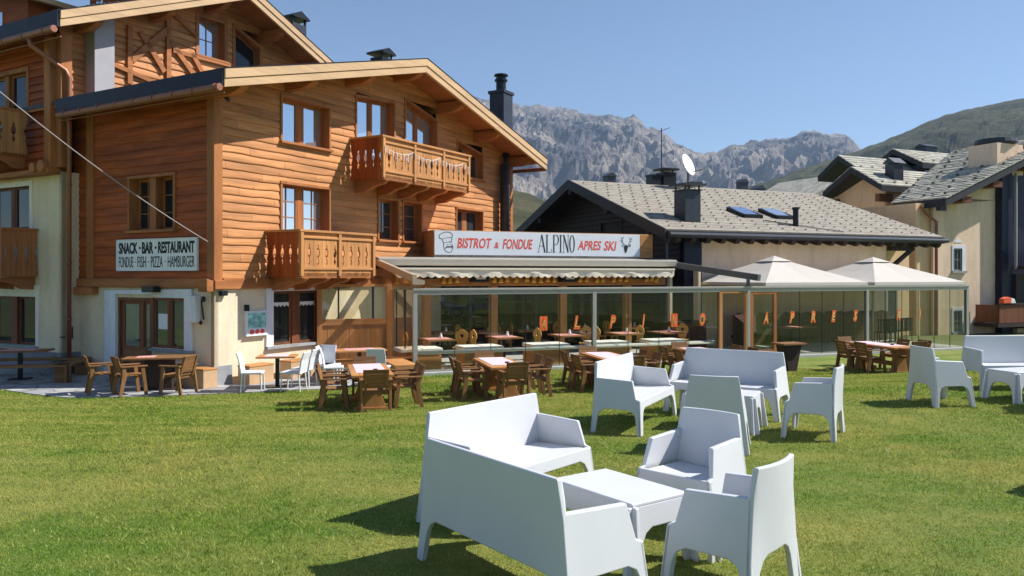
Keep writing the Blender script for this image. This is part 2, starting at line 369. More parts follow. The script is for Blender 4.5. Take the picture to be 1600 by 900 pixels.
# ------------------------------------------------------------------ wall makers
def siding(mb, u0, u1, z0, z1, top, opens, course=.207, seed=1, wob=.016, du=.32, amp=.036):
    k0 = int(round((z1 - z0) / course)) + 1
    def w_(k, u): return wob * noise.noise(Vector((u * 1.6, k * 3.7, seed * 9.1))) * 2
    prof = [(0, 0), (0, .85), (.12, 1.0), (.45, .82), (.8, .45), (1, .1)]
    for k in range(k0):
        a, bb = z0 + k * course, min(z0 + (k + 1) * course, z1)
        if bb - a < .02: continue
        cuts = sorted({a, bb, *[z for o in opens for z in (o[2], o[3]) if a + .01 < z < bb - .01]})
        for za, zb in zip(cuts[:-1], cuts[1:]):
            zm = (za + zb) / 2
            # interval under the roof line
            us = fr(u0, u1, 240); ok = [u for u in us if top(u) > za + .0]
            if not ok: continue
            iv = [(min(ok), max(ok))]
            for o in opens:
                if o[2] < zm < o[3]:
                    nx = []
                    for s, e in iv:
                        if o[1] <= s or o[0] >= e: nx.append((s, e)); continue
                        if o[0] > s: nx.append((s, o[0]))
                        if o[1] < e: nx.append((o[1], e))
                    iv = nx
            for s, e in iv:
                if e - s < .02: continue
                n = max(2, int((e - s) / du) + 1); cols = fr(s, e, n)
                pts = []
                fs_ = [(f, o_) for f, o_ in prof if za - 1e-6 <= a + f * course <= zb + 1e-6]
                fa, fb = (za - a) / course, (zb - a) / course
                def oo(f):
                    for (f0, o0), (f1, o1) in zip(prof[1:-1], prof[2:]):
                        if f0 <= f <= f1: return o0 + (o1 - o0) * (f - f0) / (f1 - f0 + 1e-9)
                    return .1
                if not fs_ or fs_[0][0] > fa + 1e-4: fs_ = [(fa, oo(fa))] + fs_
                if fs_[-1][0] < fb - 1e-4: fs_ = fs_ + [(fb, oo(fb))]
                vs = []
                for u in cols:
                    for f, o_ in fs_:
                        z = a + f * course
                        z += w_(k, u) * (1 - f) + w_(k + 1, u) * f if 0 < k else w_(k + 1, u) * f
                        vs.append((u, o_ * amp * (1 + .3 * noise.noise(Vector((u * .9, k * 5, 2)))), z))
                m_ = len(fs_)
                mb.add(vs, [(i * m_ + j, (i + 1) * m_ + j, (i + 1) * m_ + j + 1, i * m_ + j + 1) for i in range(n - 1) for j in range(m_ - 1)])
def sheet(mb, u0, u1, z0, z1, opens, out=0):
    us = sorted({u0, u1, *[v for o in opens for v in o[:2] if u0 < v < u1]}); zs = sorted({z0, z1, *[v for o in opens for v in o[2:4] if z0 < v < z1]})
    for a, b_ in zip(us[:-1], us[1:]):
        for c, d in zip(zs[:-1], zs[1:]):
            um, zm = (a + b_) / 2, (c + d) / 2
            if any(o[0] < um < o[1] and o[2] < zm < o[3] for o in opens): continue
            mb.box((a, out - .12, c), (b_, out, d))
def window(par, M, u0, u1, z0, z1, n=2, depth=.24, trim=.1, wm='trim_z', gm=None, muntin=0, sill=True, ztop2=None, mull=.12, label=None, proud=.06, flip=False, curtains=False):
    """z1 = top at u0, ztop2 = top at u1 (sloping head)"""
    gm = gm or glass_mid; zt = lambda u: z1 if ztop2 is None else z1 + (ztop2 - z1) * (u - u0) / (u1 - u0)
    f = MB(M)
    f.box((u0 - trim, -.02, z0), (u0, proud, zt(u0) + .0)); f.box((u1, -.02, z0), (u1 + trim, proud, zt(u1) + .0))
    f.prism([(u0 - trim, zt(u0)), (u1 + trim, zt(u1)), (u1 + trim, zt(u1) + trim), (u0 - trim, zt(u0) + trim)], 1, -.02, proud + .012)
    f.box((u0 - .03, -depth, z0), (u0, -.02, zt(u0))); f.box((u1, -depth, z0), (u1 + .03, -.02, zt(u1)))
    f.box((u0 - .03, -depth, z0 - .04), (u1 + .03, -.0, z0))
    f.prism([(u0, zt(u0)), (u1, zt(u1)), (u1, zt(u1) + .04), (u0, zt(u0) + .04)], 1, -depth, -.02)
    for i in range(1, n):
        u = u0 + (u1 - u0) * i / n; f.box((u - mull / 2, -depth, z0), (u + mull / 2, -depth + (.09 if mull < .2 else depth), zt(u) + .002))
    w_ = f.build('window', wm, par)
    if label: w_['label'] = label
    s = MB(M); g_ = MB(M)
    for i in range(n):
        a = u0 + (u1 - u0) * i / n + (mull / 2 if i else 0); b_ = u0 + (u1 - u0) * (i + 1) / n - (mull / 2 if i < n - 1 else 0)
        e = .065; y = -depth + .03
        s.box((a, y, z0), (a + e, y + .05, zt(a))); s.box((b_ - e, y, z0), (b_, y + .05, zt(b_)))
        s.box((a + e, y, z0), (b_ - e, y + .05, z0 + e)); s.prism([(a + e, zt(a + e) - e), (b_ - e, zt(b_ - e) - e), (b_ - e, zt(b_ - e)), (a + e, zt(a + e))], 1, y, y + .05)
        for k in range(muntin):
            z = z0 + (min(zt(a), zt(b_)) - z0) * (k + 1) / (muntin + 1); s.box((a + e, y + .012, z - .012), (b_ - e, y + .04, z + .012))
        if muntin:
            um = (a + b_) / 2; s.box((um - .012, y + .01, z0 + e), (um + .012, y + .042, zt(um) - e))
        tl = random.uniform(-.004, .004)
        g_.add([(a + e, y + .02 + tl, z0 + e), (b_ - e, y + .02 - tl, z0 + e), (b_ - e, y + .02 - tl, zt(b_ - e) - e), (a + e, y + .02 + tl, zt(a + e) - e)], [(0, 1, 2, 3)])
    s.build('frame', wm, w_); g_.build('pane', gm, w_)
    if curtains:
        c = MB(M)
        for i in range(n):
            a = u0 + (u1 - u0) * i / n + .08; b_ = u0 + (u1 - u0) * (i + 1) / n - .08; N_ = 10
            zt_ = z1 - .42
            pts = [(a + (b_ - a) * k / N_, zt_ + (.05 if k % 2 else 0)) for k in range(N_ + 1)]
            c.prism([(a, z1 - .3), *[(p[0], p[1] - .0) for p in pts], (b_, z1 - .3)], 1, -depth + .06, -depth + .066)
        c.build('curtain', whitem, w_)
    if sill:
        q = MB(M); q.box((u0 - trim - .03, -.03, z0 - .07), (u1 + trim + .03, proud + .07, z0 - .005)); q.build('sill', 'trim_x' if sill is True else sill, w_, bevel=.006)
    return w_
def balcony(par, M, u0, u1, out, z0, z1, pw='honey_z', px_='honey_x', nposts=3, wall=.05, label=None, side_m='stained_z', lace=False):  # side_m defaults to the darker timber copy, shade put into its colour
    f = MB(M); f.box((u0 + .02, 0, z0 - .02), (u1 - .02, out - .03, z0 + .08)); f.box((u0, out - .16, z0 - .10), (u1, out - .02, z0 + .05))
    nb = max(2, int((u1 - u0) / .95) + 1)
    for i in range(nb):
        u = u0 + .25 + (u1 - u0 - .5) * i / (nb - 1)
        f.prism([(0, z0 - .42), (out * .35, z0 - .40), (out * .62, z0 - .26), (out * .9, z0 - .2), (out * .98, z0 - .12), (out * .98, z0 - .03), (0, z0 - .03)], 0, u - .08, u + .08)
    b_ = f.build('balcony', 'trim_x', par, bevel=.01)
    if label: b_['label'] = label
    r = MB(M); r.box((u0 - .05, out - .09, z1 - .06), (u1 + .05, out + .05, z1))
    for u in (u0, u1): r.box((u - .05, .03, z1 - .06), (u + .05, out - .09, z1))
    r.box((u0, out - .055, z1 - .22), (u1, out + .02, z1 - .16)); r.box((u0, out - .055, z0 + .12), (u1, out + .02, z0 + .19))
    r.build('handrail', px_, b_, bevel=.006)
    for i in range(nposts):
        u = u0 + (u1 - u0) * i / (nposts - 1); p = MB(M); u = min(max(u, u0 + .05), u1 - .05)
        p.box((u - .05, out - .07, z0 - .04), (u + .05, out + .035, z1 - .062)); p.build('post', pw, b_, bevel=.006)
    hp = [(0, .5), (.20, .5), (.24, .44), (.29, .36), (.34, .44), (.38, .47), (.43, .36), (.50, .29), (.57, .33), (.62, .44), (.655, .40), (.69, .46), (.72, .5), (1, .5)]
    def slats(mb, a, b2, to):
        n = max(1, round((b2 - a) / .31)); wd = (b2 - a) / n; za, zb = z0 + .02, z1 - .05
        for k in range(n):
            c = a + wd * (k + .5)
            e = .004
            for sg, lo_, hi_ in ((-1, c - wd / 2, c - e), (1, c + e, c + wd / 2)):
                side = [(c + sg * (wd * h - .003), za + (zb - za) * t) for t, h in hp]
                m_ = (lo_ + hi_) / 2; inn = c + sg * e
                bot = [(inn, za - .05), (inn + sg * wd * .1, za - .10), (m_, za - .045), (m_ + sg * wd * .12, za - .10), (c + sg * (wd * .5 - .003), za - .05)]
                to(mb, bot + side + [(inn, zb)])
    s1 = MB(M); slats(s1, u0 + .02, u1 - .02, lambda mb, p: mb.prism(p, 1, out - .045, out - .02)); s1.build('slat_panel', pw, b_)
    for u, sg in ((u0, 1), (u1, -1)):
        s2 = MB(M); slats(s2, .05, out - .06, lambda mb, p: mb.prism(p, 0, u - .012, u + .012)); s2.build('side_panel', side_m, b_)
    return b_

# ================================================================== MAIN CHALET
ANG = R(60)
CH0 = thing('chalet', 'large timber chalet with sunlit gable, two balconies and cream ground floor', 'chalet', (-7.18, 19.3, 0), ANG)
Mg = lambda u, o, z: (u, -o, z)            # gable: u along gable, out towards the viewer
ML = lambda u, o, z: (-o, u, z)            # left wall: u inwards along the wall
W_ = 14.3; AP = 6.94; S_ = .262
rtop = lambda x: 9.38 - S_ * abs(x - AP)
soff = lambda x: rtop(x) - .40
OP = [(2.15, 3.92, 6.26, 7.42), (2.15, 3.92, 3.85, 5.12), (5.1, 6.85, 6.0, 8.12), (7.45, 9.15, 6.0, 8.35), (10.45, 12.1, 6.25, 7.45), (6.12, 7.05, 3.80, 5.05), (7.35, 8.3, 3.80, 5.05), (10.4, 12.1, 3.85, 5.05)]
b = MB(Mg); siding(b, .18, W_, 2.62, 9.2, lambda u: soff(u) + .18, OP); b.build('gable_wall', 'siding_x', CH0)
b = MB(ML); OL = [(1.45, 3.2, 3.86, 5.2)]
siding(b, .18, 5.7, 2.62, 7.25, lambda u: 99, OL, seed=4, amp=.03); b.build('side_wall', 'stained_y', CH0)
b = MB(); b.box((.6, .62, 2.5), (W_, .70, 6.9)); b.box((W_ - .02, .0, 0), (W_, 12, 6.9)); b.box((.6, .7, 2.5), (.66, 5.6, 6.9)); b.box((.2, 12, 0), (W_, 12.1, 7))
b.build('inner_wall', interior, CH0)
# corner posts, sill beams
b = MB(); b.box((-.06, -.06, 2.5), (.2, .2, 7.3)); b.build('corner_post', 'trim_z', CH0, bevel=.012)
b = MB(); b.box((-.07, 4.75, 2.45), (.1, 5.05, 7.2)); b.build('corner_post', 'trim_z', CH0, bevel=.012)
b = MB(); b.box((W_ - .12, -.05, 2.5), (W_ + .05, .1, 7.2)); b.build('corner_post', 'trim_z', CH0, bevel=.012)
b = MB(); b.box((.2, -.09, 2.36), (W_, .06, 2.63)); b.box((-.09, -.14, 2.36), (.2, .06, 2.58)); b.build('sill_beam', 'trim_x', CH0, bevel=.012)
b = MB(); b.box((-.1, .062, 2.38), (.05, 5.6, 2.62)); b.box((-.2, 4.6, 2.18), (.1, 5.45, 2.375)); b.prism([(-.32, 2.3), (-.12, 2.3), (-.12, 2.56), (-.32, 2.62)], 1, -.12, .2)
b.build('sill_beam', 'trim_y', CH0, bevel=.02)
# ground floor
OD = [(1.05, 2.28, .86, 2.12), (2.36, 3.75, .0, 2.12)]
b = MB(ML); sheet(b, .0, 5.6, 0, 2.4, OD, 0); b.build('ground_floor_wall', plaster, CH0)
b = MB(Mg); sheet(b, .0, 3.62, 0, 2.4, [(1.84, 3.5, .86, 2.28)], 0); b.box((3.62, -.12, 0), (W_, 0, 2.4)); b.build('ground_floor_wall', plaster, CH0)
b = MB(ML)
b.prism([(4.25, 0), (4.25, 2.3), (.75, 2.36), (.75, .78), (1.03, .78), (1.03, 2.13), (1.9, 2.13), (2.34, 2.2), (3.77, 2.2), (3.77, 0)], 1, .0, .07)
b.build('door_surround', plaster_w, CH0, bevel=.008)
b = MB(Mg); b.prism([(1.6, .8), (1.6, 2.38), (3.6, 2.38), (3.6, 2.28), (1.84, 2.28), (1.84, .8)], 1, 0, .05); b.build('window_surround', plaster_w, CH0)
b = MB(); b.box((-.05, -.05, 0), (.5, .0, .5)); b.box((-.05, 0, 0), (-.002, 1.05, .46)); b.build('stone_plinth', stone, CH0, bevel=.01)
# door
d = MB(ML); d.box((2.36, -.12, 0), (3.75, -.06, .1)); d.box((2.36, -.12, 0), (2.44, .0, 2.12)); d.box((3.67, -.12, 0), (3.75, .0, 2.12)); d.box((2.44, -.12, 2.04), (3.67, .0, 2.12)); d.box((2.72, -.12, .1), (2.8, -.02, 2.04))
for a, c in ((2.44, 2.72), (2.8, 3.67)):
    d.box((a, -.1, .1), (c, -.05, .85)); d.box((a, -.1, 1.95), (c, -.05, 2.04)); d.box((a, -.1, .85), (a + .1 * (c - a > .5) + .04, -.05, 1.95)); d.box((c - .1 * (c - a > .5) - .04, -.1, .85), (c, -.05, 1.95))
d.box((2.28, -.11, .86), (2.36, .004, 2.13)); door = d.build('door', 'redwood_z', CH0, bevel=.004)
g = MB(ML)
for a, c in ((2.48, 2.68), (2.94, 3.53)): g.box((a, -.08, .85), (c, -.07, 1.95))
g.build('pane', mat('pale_door_glass', (.20, .23, .21), .12, .1, 2, 0, metal=.3), door)
g = MB(ML); g.tube([(2.86, -.02, 1.02), (2.86, .03, 1.02), (2.98, .03, 1.02)], .012, 6); g.build('handle', black, door)
window(CH0, ML, 1.05, 2.28, .86, 2.12, 2, .1, .0, 'redwood_z', glass_mid, 0, False, mull=.07, proud=.0)
b = MB(ML); b.box((.7, 0, .78), (2.34, .12, .84)); b.build('window_sill', stone, CH0)
b = MB(ML); b.box((1.76, -.04, 1.33), (2.14, -.035, 1.72)); b.build('paper_notice', whitem, CH0)
window(CH0, Mg, 1.84, 3.5, .86, 2.28, 2, .12, .0, 'redwood_z', glass_dark, 0, False, mull=.26, proud=.02, curtains=True, label='ground floor window with white lace curtains')
b = MB(Mg); b.box((1.6, 0, .78), (3.55, .1, .85)); b.build('window_sill', stone, CH0)
# gable windows
for (a, c, z0, z1), gm, mu in ((OP[0], glass_sky, 0), (OP[1], glass_sky, 2), (OP[4], glass_mid, 0), (OP[5], glass_mid, 2), (OP[6], glass_mid, 2), (OP[7], glass_mid, 0)):
    n = 1 if c - a < 1.2 else 2
    t2 = None
    if z0 == 6.25: t2 = z1 - (c - a) * .2
    window(CH0, Mg, a, c, z0, z1, n, .30, .07, 'trim_z', gm, mu, True, ztop2=t2, mull=.18)
window(CH0, Mg, 5.1, 6.85, 6.0, 7.98, 2, .28, .07, 'trim_z', glass_sky, 0, False, ztop2=8.1, mull=.08, label='tall balcony window reflecting the sky')
window(CH0, Mg, 7.45, 9.15, 6.0, 8.34, 2, .28, .07, 'trim_z', glass_sky, 0, False, ztop2=7.9, mull=.08, label='tall balcony window with a sloping head')
window(CH0, ML, 1.45, 3.2, 3.86, 5.2, 2, .30, .07, 'trim_z', glass_dark, 2, True, mull=.24)
# balconies
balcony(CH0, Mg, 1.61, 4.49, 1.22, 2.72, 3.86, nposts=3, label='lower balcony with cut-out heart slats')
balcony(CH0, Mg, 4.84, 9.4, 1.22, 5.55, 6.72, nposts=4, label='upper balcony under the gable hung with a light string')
# fairy-light string on the upper balcony
b = MB(Mg); pts = [(4.9 + .09 * i, 1.27, 6.42 - .16 * abs(math.sin(i * .21)) ** .5) for i in range(50)]
b.tube(pts, .008, 4)
for i in range(0, 50, 2): b.box((pts[i][0] - .008, 1.262, pts[i][2] - .14 - .1 * (i % 3 == 0)), (pts[i][0] + .008, 1.278, pts[i][2]))
b.build('light_string', whitem, CH0)
# roof
Y0, Y1 = -1.2, 13
def gable_poly(xl, xr, ax_, ztopf, th):
    return [(xl, ztopf(xl)), (ax_, ztopf(ax_)), (xr, ztopf(xr)), (xr, ztopf(xr) - th), (ax_, ztopf(ax_) - th), (xl, ztopf(xl) - th)]
b = MB(); b.prism(gable_poly(-.72, 14.9, AP, lambda x: rtop(x) - .03, .10), 1, Y0 + .06, Y1)
rng = random.Random(5)
for sgn in (-1, 1):
    for i in range(120):
        x = AP + sgn * rng.uniform(.1, 7.5); y = Y0 + .1 + rng.random() * .3; z = rtop(x) - .03
        b.box((x - .14, y, z), (x + .14, y + .35, z + rng.uniform(.015, .045)))
roof = b.build('roof', darkroof, CH0)
b = MB(); b.prism(gable_poly(-.70, 14.88, AP, lambda x: rtop(x) - .135, .06), 1, Y0 + .05, Y1); b.build('soffit', 'trim_y', roof)
for xs, sg in (((-.75, AP), 1), ((AP, 14.95), -1)):
    b = MB()
    for dz0, dz1, yy in ((-.0, -.22, -.075), (-.225, -.42, -.045)):
        p = [(xs[0], rtop(xs[0]) + dz0), (xs[1], rtop(xs[1]) + dz0), (xs[1], rtop(xs[1]) + dz1), (xs[0], rtop(xs[0]) + dz1)]
        b.prism(p, 1, Y0 + yy, Y0 + .05)
    b.build('bargeboard', 'pale_x', roof, bevel=.008)
b = MB()
b.prism(gable_poly(-.76, 14.96, AP, lambda x: rtop(x) + .02, .018), 1, Y0 - .09, Y0 + .1); b.build('verge_flashing', black, roof)
for x in (.0, 2.35, 4.7, AP, 9.25, 11.6, 14.0):
    z = soff(x) + .17; b = MB(); y = Y0 + .12
    b.prism([(y, z), (y, z - .16), (y + .10, z - .25), (y + .22, z - .30), (y + .45, z - .36), (1.0, z - .36), (1.0, z)], 0, x - .11, x + .11)
    b.build('purlin', 'trim_y', roof, bevel=.008)
b = MB(); b.box((-.80, Y0 - .02, 6.99), (-.74, 5.2, 7.37)); b.build('eave_fascia', slate_d, roof)
b = MB(); b.tube([(-.86, Y0 - .02, 6.93), (-.86, 5.0, 6.9)], .085, 12)
for i in range(9): b.tube([(-.86, -1.1 + i * .72, 6.93), (-.86, -1.06 + i * .72, 6.93)], .1, 12)
b.build('gutter', copper, roof, smooth=False)
b = MB(); b.tube([(-.72, Y0, 6.83), (-.72, 5.2, 6.8)], .018, 6); b.build('eave_cable', copper, roof)
b = MB(); b.tube([(14.98, Y0 - .02, 6.90), (14.98, 8, 6.9)], .08, 10); b.build('gutter', copper, roof)
b = MB(); b.box((-.05, -.32, 7.0), (.2, -.05, 7.49)); b.tube([(.1, -.3, 6.98), (.1, -.38, 6.9)], .05, 8); b.build('security_camera', darkgrey, CH0)
b = MB(Mg); b.box((.12, .02, 2.2), (.3, .12, 2.32)); b.build('wall_sensor', black, CH0)
# chimneys of the chalet
b = MB(); b.box((13.8, .05, 7.2), (14.5, .7, 9.9)); b.box((13.75, .0, 9.85), (14.55, .75, 9.97)); c = b.build('chimney', darkgrey, roof, bevel=.01)
b = MB(); b.lathe([(.2, 0), (.2, .42), (.26, .42), (.26, .48), (.2, .48), (.2, .6), (.28, .62), (.28, .68), (.05, .74)], (14.15, .38, 9.97)); b.build('chimney_pot', black, c, smooth=False)
b = MB(Mg); b.tube([(13.3, .3, 2.5), (13.3, .3, 6.9), (13.75, .1, 7.5)], .19, 16); b.build('flue_pipe', darkgrey, CH0, smooth=True)
b = MB(); b.box((9.15, 2.3, 8.5), (9.7, 2.85, 10.48)); c = b.build('chimney', black, roof)
b = MB(); b.box((9.05, 2.2, 10.6), (9.8, 2.95, 10.66)); b.box((9.15, 2.3, 10.45), (9.2, 2.35, 10.62)); b.box((9.65, 2.3, 10.45), (9.7, 2.35, 10.62)); b.prism([(9.05, 10.66), (9.8, 10.66), (9.42, 10.82)], 1, 2.2, 2.95); b.build('chimney_cap', black, c)
# wall fittings: light boxes and AC, extinguisher-like holder
b = MB(ML); b.box((.45, .03, 1.55), (.78, .2, 2.2)); b.build('meter_cabinet', plaster_w, CH0, bevel=.01)
b = MB(ML); b.box((1.9, .08, 2.27), (2.35, .3, 2.42)); b.build('outdoor_lamp', black, CH0)
b = MB(ML); b.tube([(.32, .05, 1.62), (.32, .12, 2.1)], .02, 6); b.lathe([(.02, 0), (.05, .04), (.05, .12), (.02, .14)], (.24, .12, 2.05), 8); b.lathe([(.02, 0), (.05, .04), (.02, .1)], (.34, .12, 1.5), 8); b.build('camera_bracket', black, CH0)

# menu display box on the gable ground floor
mp = thing('menu_box', 'framed menu display with green and blue print and red dots on the cream wall', 'menu board', CH0.matrix_basis @ Vector((1.2, -.0, 1.5)) if False else (0, 0, 0))
mp.location = (-7.18 + .5 * 1.24, 19.3 + .866 * 1.24, 0); mp.rotation_euler = (0, 0, ANG)
b = MB(Mg); b.box((-.34, .0, 1.18), (.34, .1, 1.80)); b.box((-.36, .0, 1.16), (.36, .12, 1.19)); b.build('case', plaster_w, mp, bevel=.01)
b = MB(Mg); b.box((-.29, .101, 1.36), (.29, .106, 1.74)); b.build('poster', mat('teal_print', (.25, .55, .5), .4, .6, 7, 0), mp)
b = MB(Mg)
for i, u in enumerate((-.17, 0, .17)): b.prism([(u + .07 * math.cos(a_ * .5236), 1.27 + .06 * math.sin(a_ * .5236)) for a_ in range(12)], 1, .101, .108)
b.build('round_print', redp, mp)
b = MB(Mg); b.box((-.33, .0, 1.8), (-.3, .16, 1.96)); b.build('lamp_arm', black, mp)
# sign SNACK BAR
sg = thing('restaurant_sign', 'white board reading SNACK BAR RESTAURANT over the door on the shaded timber wall', 'sign', (-7.18, 19.3, 0), ANG)
ML2 = lambda u, o, z: (-o, 3.68 - u, z)
b = MB(ML2); b.box((0, .03, 2.83), (3.14, .075, 3.61)); b.build('board', mat('sign_board_white', (.86, .86, .88), .5, .03, 3, .03), sg)
b = MB(ML2)
for q in ((0, 2.81, 3.14, 2.84), (0, 3.60, 3.14, 3.63), (-.02, 2.81, .02, 3.63), (3.12, 2.81, 3.16, 3.63)): b.box((q[0], .03, q[1]), (q[2], .09, q[3]))
b.build('board_frame', whitem, sg)
b = MB(ML2)
for s_, wdt, u in (('SNACK', .78, .08), ('BAR', .45, 1.04), ('RESTAURANT', 1.38, 1.68)): text_into(b, s_, wdt, .30, u, 3.25, .076, bold=.035)
for u in (.95, 1.585): b.box((u - .03, .076, 3.37), (u + .03, .082, 3.43))
text_into(b, 'FONDUE', .60, .28, .08, 2.90, .076, bold=-.004); text_into(b, 'FISH', .34, .28, .86, 2.90, .076, bold=-.004); text_into(b, 'PIZZA', .46, .28, 1.40, 2.90, .076, bold=-.004); text_into(b, 'HAMBURGER', 1.0, .28, 2.06, 2.90, .076, bold=-.004)
for u in (.77, 1.3, 1.96): b.box((u - .03, .076, 3.03), (u + .03, .08, 3.05))
b.build('lettering', ink, sg)

# ================================================================== REAR CHALET (left wing and upper gable)
RC = thing('rear_chalet', 'taller chalet wing on the left with cream lower floors and timber framed gable', 'chalet', (-7.18, 19.3, 0), ANG)
AP2, Z2, S2 = 5.0, 12.03, .412
rt2 = lambda x: Z2 - S2 * abs(x - AP2)
XL, YG = -.5, 5.6
Ml2 = lambda u, o, z: (XL - o, u, z); Mg2 = lambda u, o, z: (u, YG - o, z)
b = MB(Ml2); OC = [(6.95, 8.9, 4.0, 5.2), (6.65, 8.9, .75, 2.1)]
sheet(b, 5.45, 16, 0, 5.5, OC, 0); b.build('lower_wall', plaster, RC)
b = MB(); b.box((-.5, 5.45, 0), (0, 5.57, 5.5)); b.build('lower_wall', plaster, RC)
b = MB(Ml2); OW = [(7.06, 9.2, 6.9, 8.4)]
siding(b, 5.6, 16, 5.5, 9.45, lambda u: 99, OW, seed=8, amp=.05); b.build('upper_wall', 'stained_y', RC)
b = MB(); siding(b, 0, 0, 0, 0, lambda u: 0, []) if False else None
Mgs = lambda u, o, z: (u, YG - o, z)
OG = [(4.0, 5.05, 9.75, 11.0), (5.4, 6.5, 9.6, 11.0)]
b = MB(Mgs); siding(b, -.5, 10.4, 7.2, 11.9, lambda u: rt2(u) - .15, OG, seed=12, amp=.045); b.build('gable_wall', 'siding_x', RC)
b = MB(); b.box((-.4, 6.1, 0), (10.2, 6.15, 9.4)); b.box((-.38, 5.7, 0), (-.34, 16, 9)); b.box((10.2, 5.8, 0), (10.3, 16, 9.4)); b.box((-.4, 16, 0), (10.2, 16.1, 9.4)); b.build('inner_wall', interior, RC)
# framing timbers on the gable
b = MB(Mgs)
def bar2(p, q, wd=.16): 
    b.beam((p[0], .07, p[1]), (q[0], .07, q[1]), .1, wd, up=(0, 0, 1)) if abs(q[0] - p[0]) > .05 else b.box((p[0] - wd / 2, .02, p[1]), (p[0] + wd / 2, .12, q[1]))
bar2((1.55, 8.3), (1.55, 10.0)); bar2((2.85, 8.6), (2.85, 10.7)); bar2((1.6, 9.0), (2.8, 10.2), .2); bar2((1.9, 9.9), (2.7, 8.9)); bar2((2.9, 9.9), (3.9, 8.9)); bar2((3.0, 10.8), (3.9, 10.3), .14); bar2((3.7, 9.7), (4.3, 8.9))
bar2((1.0, 8.75), (2.7, 8.45), .12); bar2((3.0, 9.62), (5.2, 9.66), .12)
b.build('framing_timber', 'trim_x', RC)
window(RC, Mgs, 4.0, 5.0, 9.75, 10.95, 1, .3, .12, 'trim_z', glass_sky, 1, True, ztop2=11.1)
window(RC, Mgs, 5.45, 6.5, 9.6, 11.0, 1, .26, .12, 'trim_z', glass_dark, 0, True, ztop2=10.5)
# wing windows, corner post
window(RC, Ml2, 6.95, 8.9, 4.0, 5.2, 2, .16, .0, 'redwood_z', glass_dark, 0, False, mull=.16, proud=.0)
window(RC, Ml2, 6.65, 8.9, .75, 2.1, 2, .16, .0, 'redwood_z', glass_dark, 0, False, mull=.3, proud=.0)
b = MB(Ml2); b.prism([(6.5, .72), (6.5, 2.42), (9.2, 2.42), (9.2, 2.1), (6.65, 2.1), (6.65, .72)], 1, .0, .035); b.build('window_surround', mat('pale_cream_band', (.84, .78, .66), .85, .04, 2, .15), RC)
b = MB(Ml2); b.prism([(6.82, 4.0), (6.82, 5.35), (9.2, 5.35), (9.2, 5.2), (6.95, 5.2), (6.95, 4.0)], 1, .0, .035); b.build('window_surround', mat('pale_cream_band', (.84, .78, .66), .85, .04, 2, .15), RC)
b = MB(Ml2); b.box((6.55, 0, .66), (9.1, .1, .74)); b.build('window_sill', stone, RC)
window(RC, Ml2, 7.06, 9.2, 6.9, 8.4, 2, .16, .12, 'trim_z', glass_dark, 0, False, mull=.2)
b = MB(); b.box((-.78, 5.52, 5.5), (-.5, 5.82, 9.1)); b.box((-.62, 5.3, 5.6), (-.3, 5.52, 9.2)); b.build('corner_post', 'trim_z', RC, bevel=.015)
b = MB(); b.tube([(-.95, 5.7, 5.62), (-.3, 5.7, 5.62)], .17, 8); b.tube([(-.95, 6.1, 5.6), (-.3, 6.1, 5.6)], .14, 8); b.box((-.85, 5.5, 5.42), (-.45, 16, 5.56)); b.build('sill_beam', 'trim_y', RC, bevel=.01)
b = MB(); b.box((-.56, 5.40, 0), (0, 5.45, .6)); b.box((-.56, 5.45, 0), (-.5, 16, .6)); b.build('stone_plinth', mat('slate_plinth', (.19, .20, .22), .7, .2, 5, .3), RC)
balcony(RC, lambda u, o, z: (XL - o, u, z), 6.55, 12, .95, 2.72, 3.98, 'trim_z', 'trim_y', 5, side_m='trim_z', label='lower side balcony in dark brown wood')
balcony(RC, lambda u, o, z: (XL - .25 - o, u, z), 6.6, 12, .8, 6.05, 7.2, 'honey_z', 'trim_y', 5, side_m='honey_z', label='upper side balcony with sunlit end')
# roof 2
YF, YB = 4.4, 16
b = MB(); b.prism(gable_poly(-1.15, 11.15, AP2, lambda x: rt2(x) - .03, .1), 1, YF + .06, YB)
for sgn in (-1, 1):
    for i in range(110):
        x = AP2 + sgn * rng.uniform(.1, 6.0); y = YF + .1 + rng.random() * .25; z = rt2(x) - .03
        b.box((x - .14, y, z), (x + .14, y + .35, z + rng.uniform(.015, .05)))
roof2 = b.build('roof', darkroof, RC)
b = MB(); b.prism(gable_poly(-1.13, 11.13, AP2, lambda x: rt2(x) - .135, .06), 1, YF + .05, YB); b.build('soffit', 'trim_y', roof2)
for xs in ((-1.19, AP2), (AP2, 11.19)):
    b = MB()
    for dz0, dz1, yy in ((-.0, -.22, -.075), (-.225, -.42, -.045)):
        b.prism([(xs[0], rt2(xs[0]) + dz0), (xs[1], rt2(xs[1]) + dz0), (xs[1], rt2(xs[1]) + dz1), (xs[0], rt2(xs[0]) + dz1)], 1, YF + yy, YF + .05)
    b.build('bargeboard', 'pale_x', roof2, bevel=.008)
b = MB(); b.prism(gable_poly(-1.2, 11.2, AP2, lambda x: rt2(x) + .02, .018), 1, YF - .09, YF + .1); b.build('verge_flashing', black, roof2)
for x in (.0, 2.3, 4.3, 6.6, 8.6, 10.3):
    z = rt2(x) - .25; b = MB(); y = YF + .12
    b.prism([(y, z), (y, z - .16), (y + .10, z - .25), (y + .22, z - .30), (y + .45, z - .36), (6.2, z - .36), (6.2, z)], 0, x - .11, x + .11); b.build('purlin', 'trim_y', roof2, bevel=.008)
b = MB(); b.box((-1.25, YF - .02, 9.05), (-1.19, YB, 9.48)); b.build('eave_fascia', slate_d, roof2)
b = MB(); b.tube([(-1.32, YF, 8.98), (-1.32, YB, 8.98)], .09, 12)
for i in range(8): b.tube([(-1.32, 4.8 + i * .95, 8.98), (-1.32, 4.84 + i * .95, 8.98)], .105, 12)
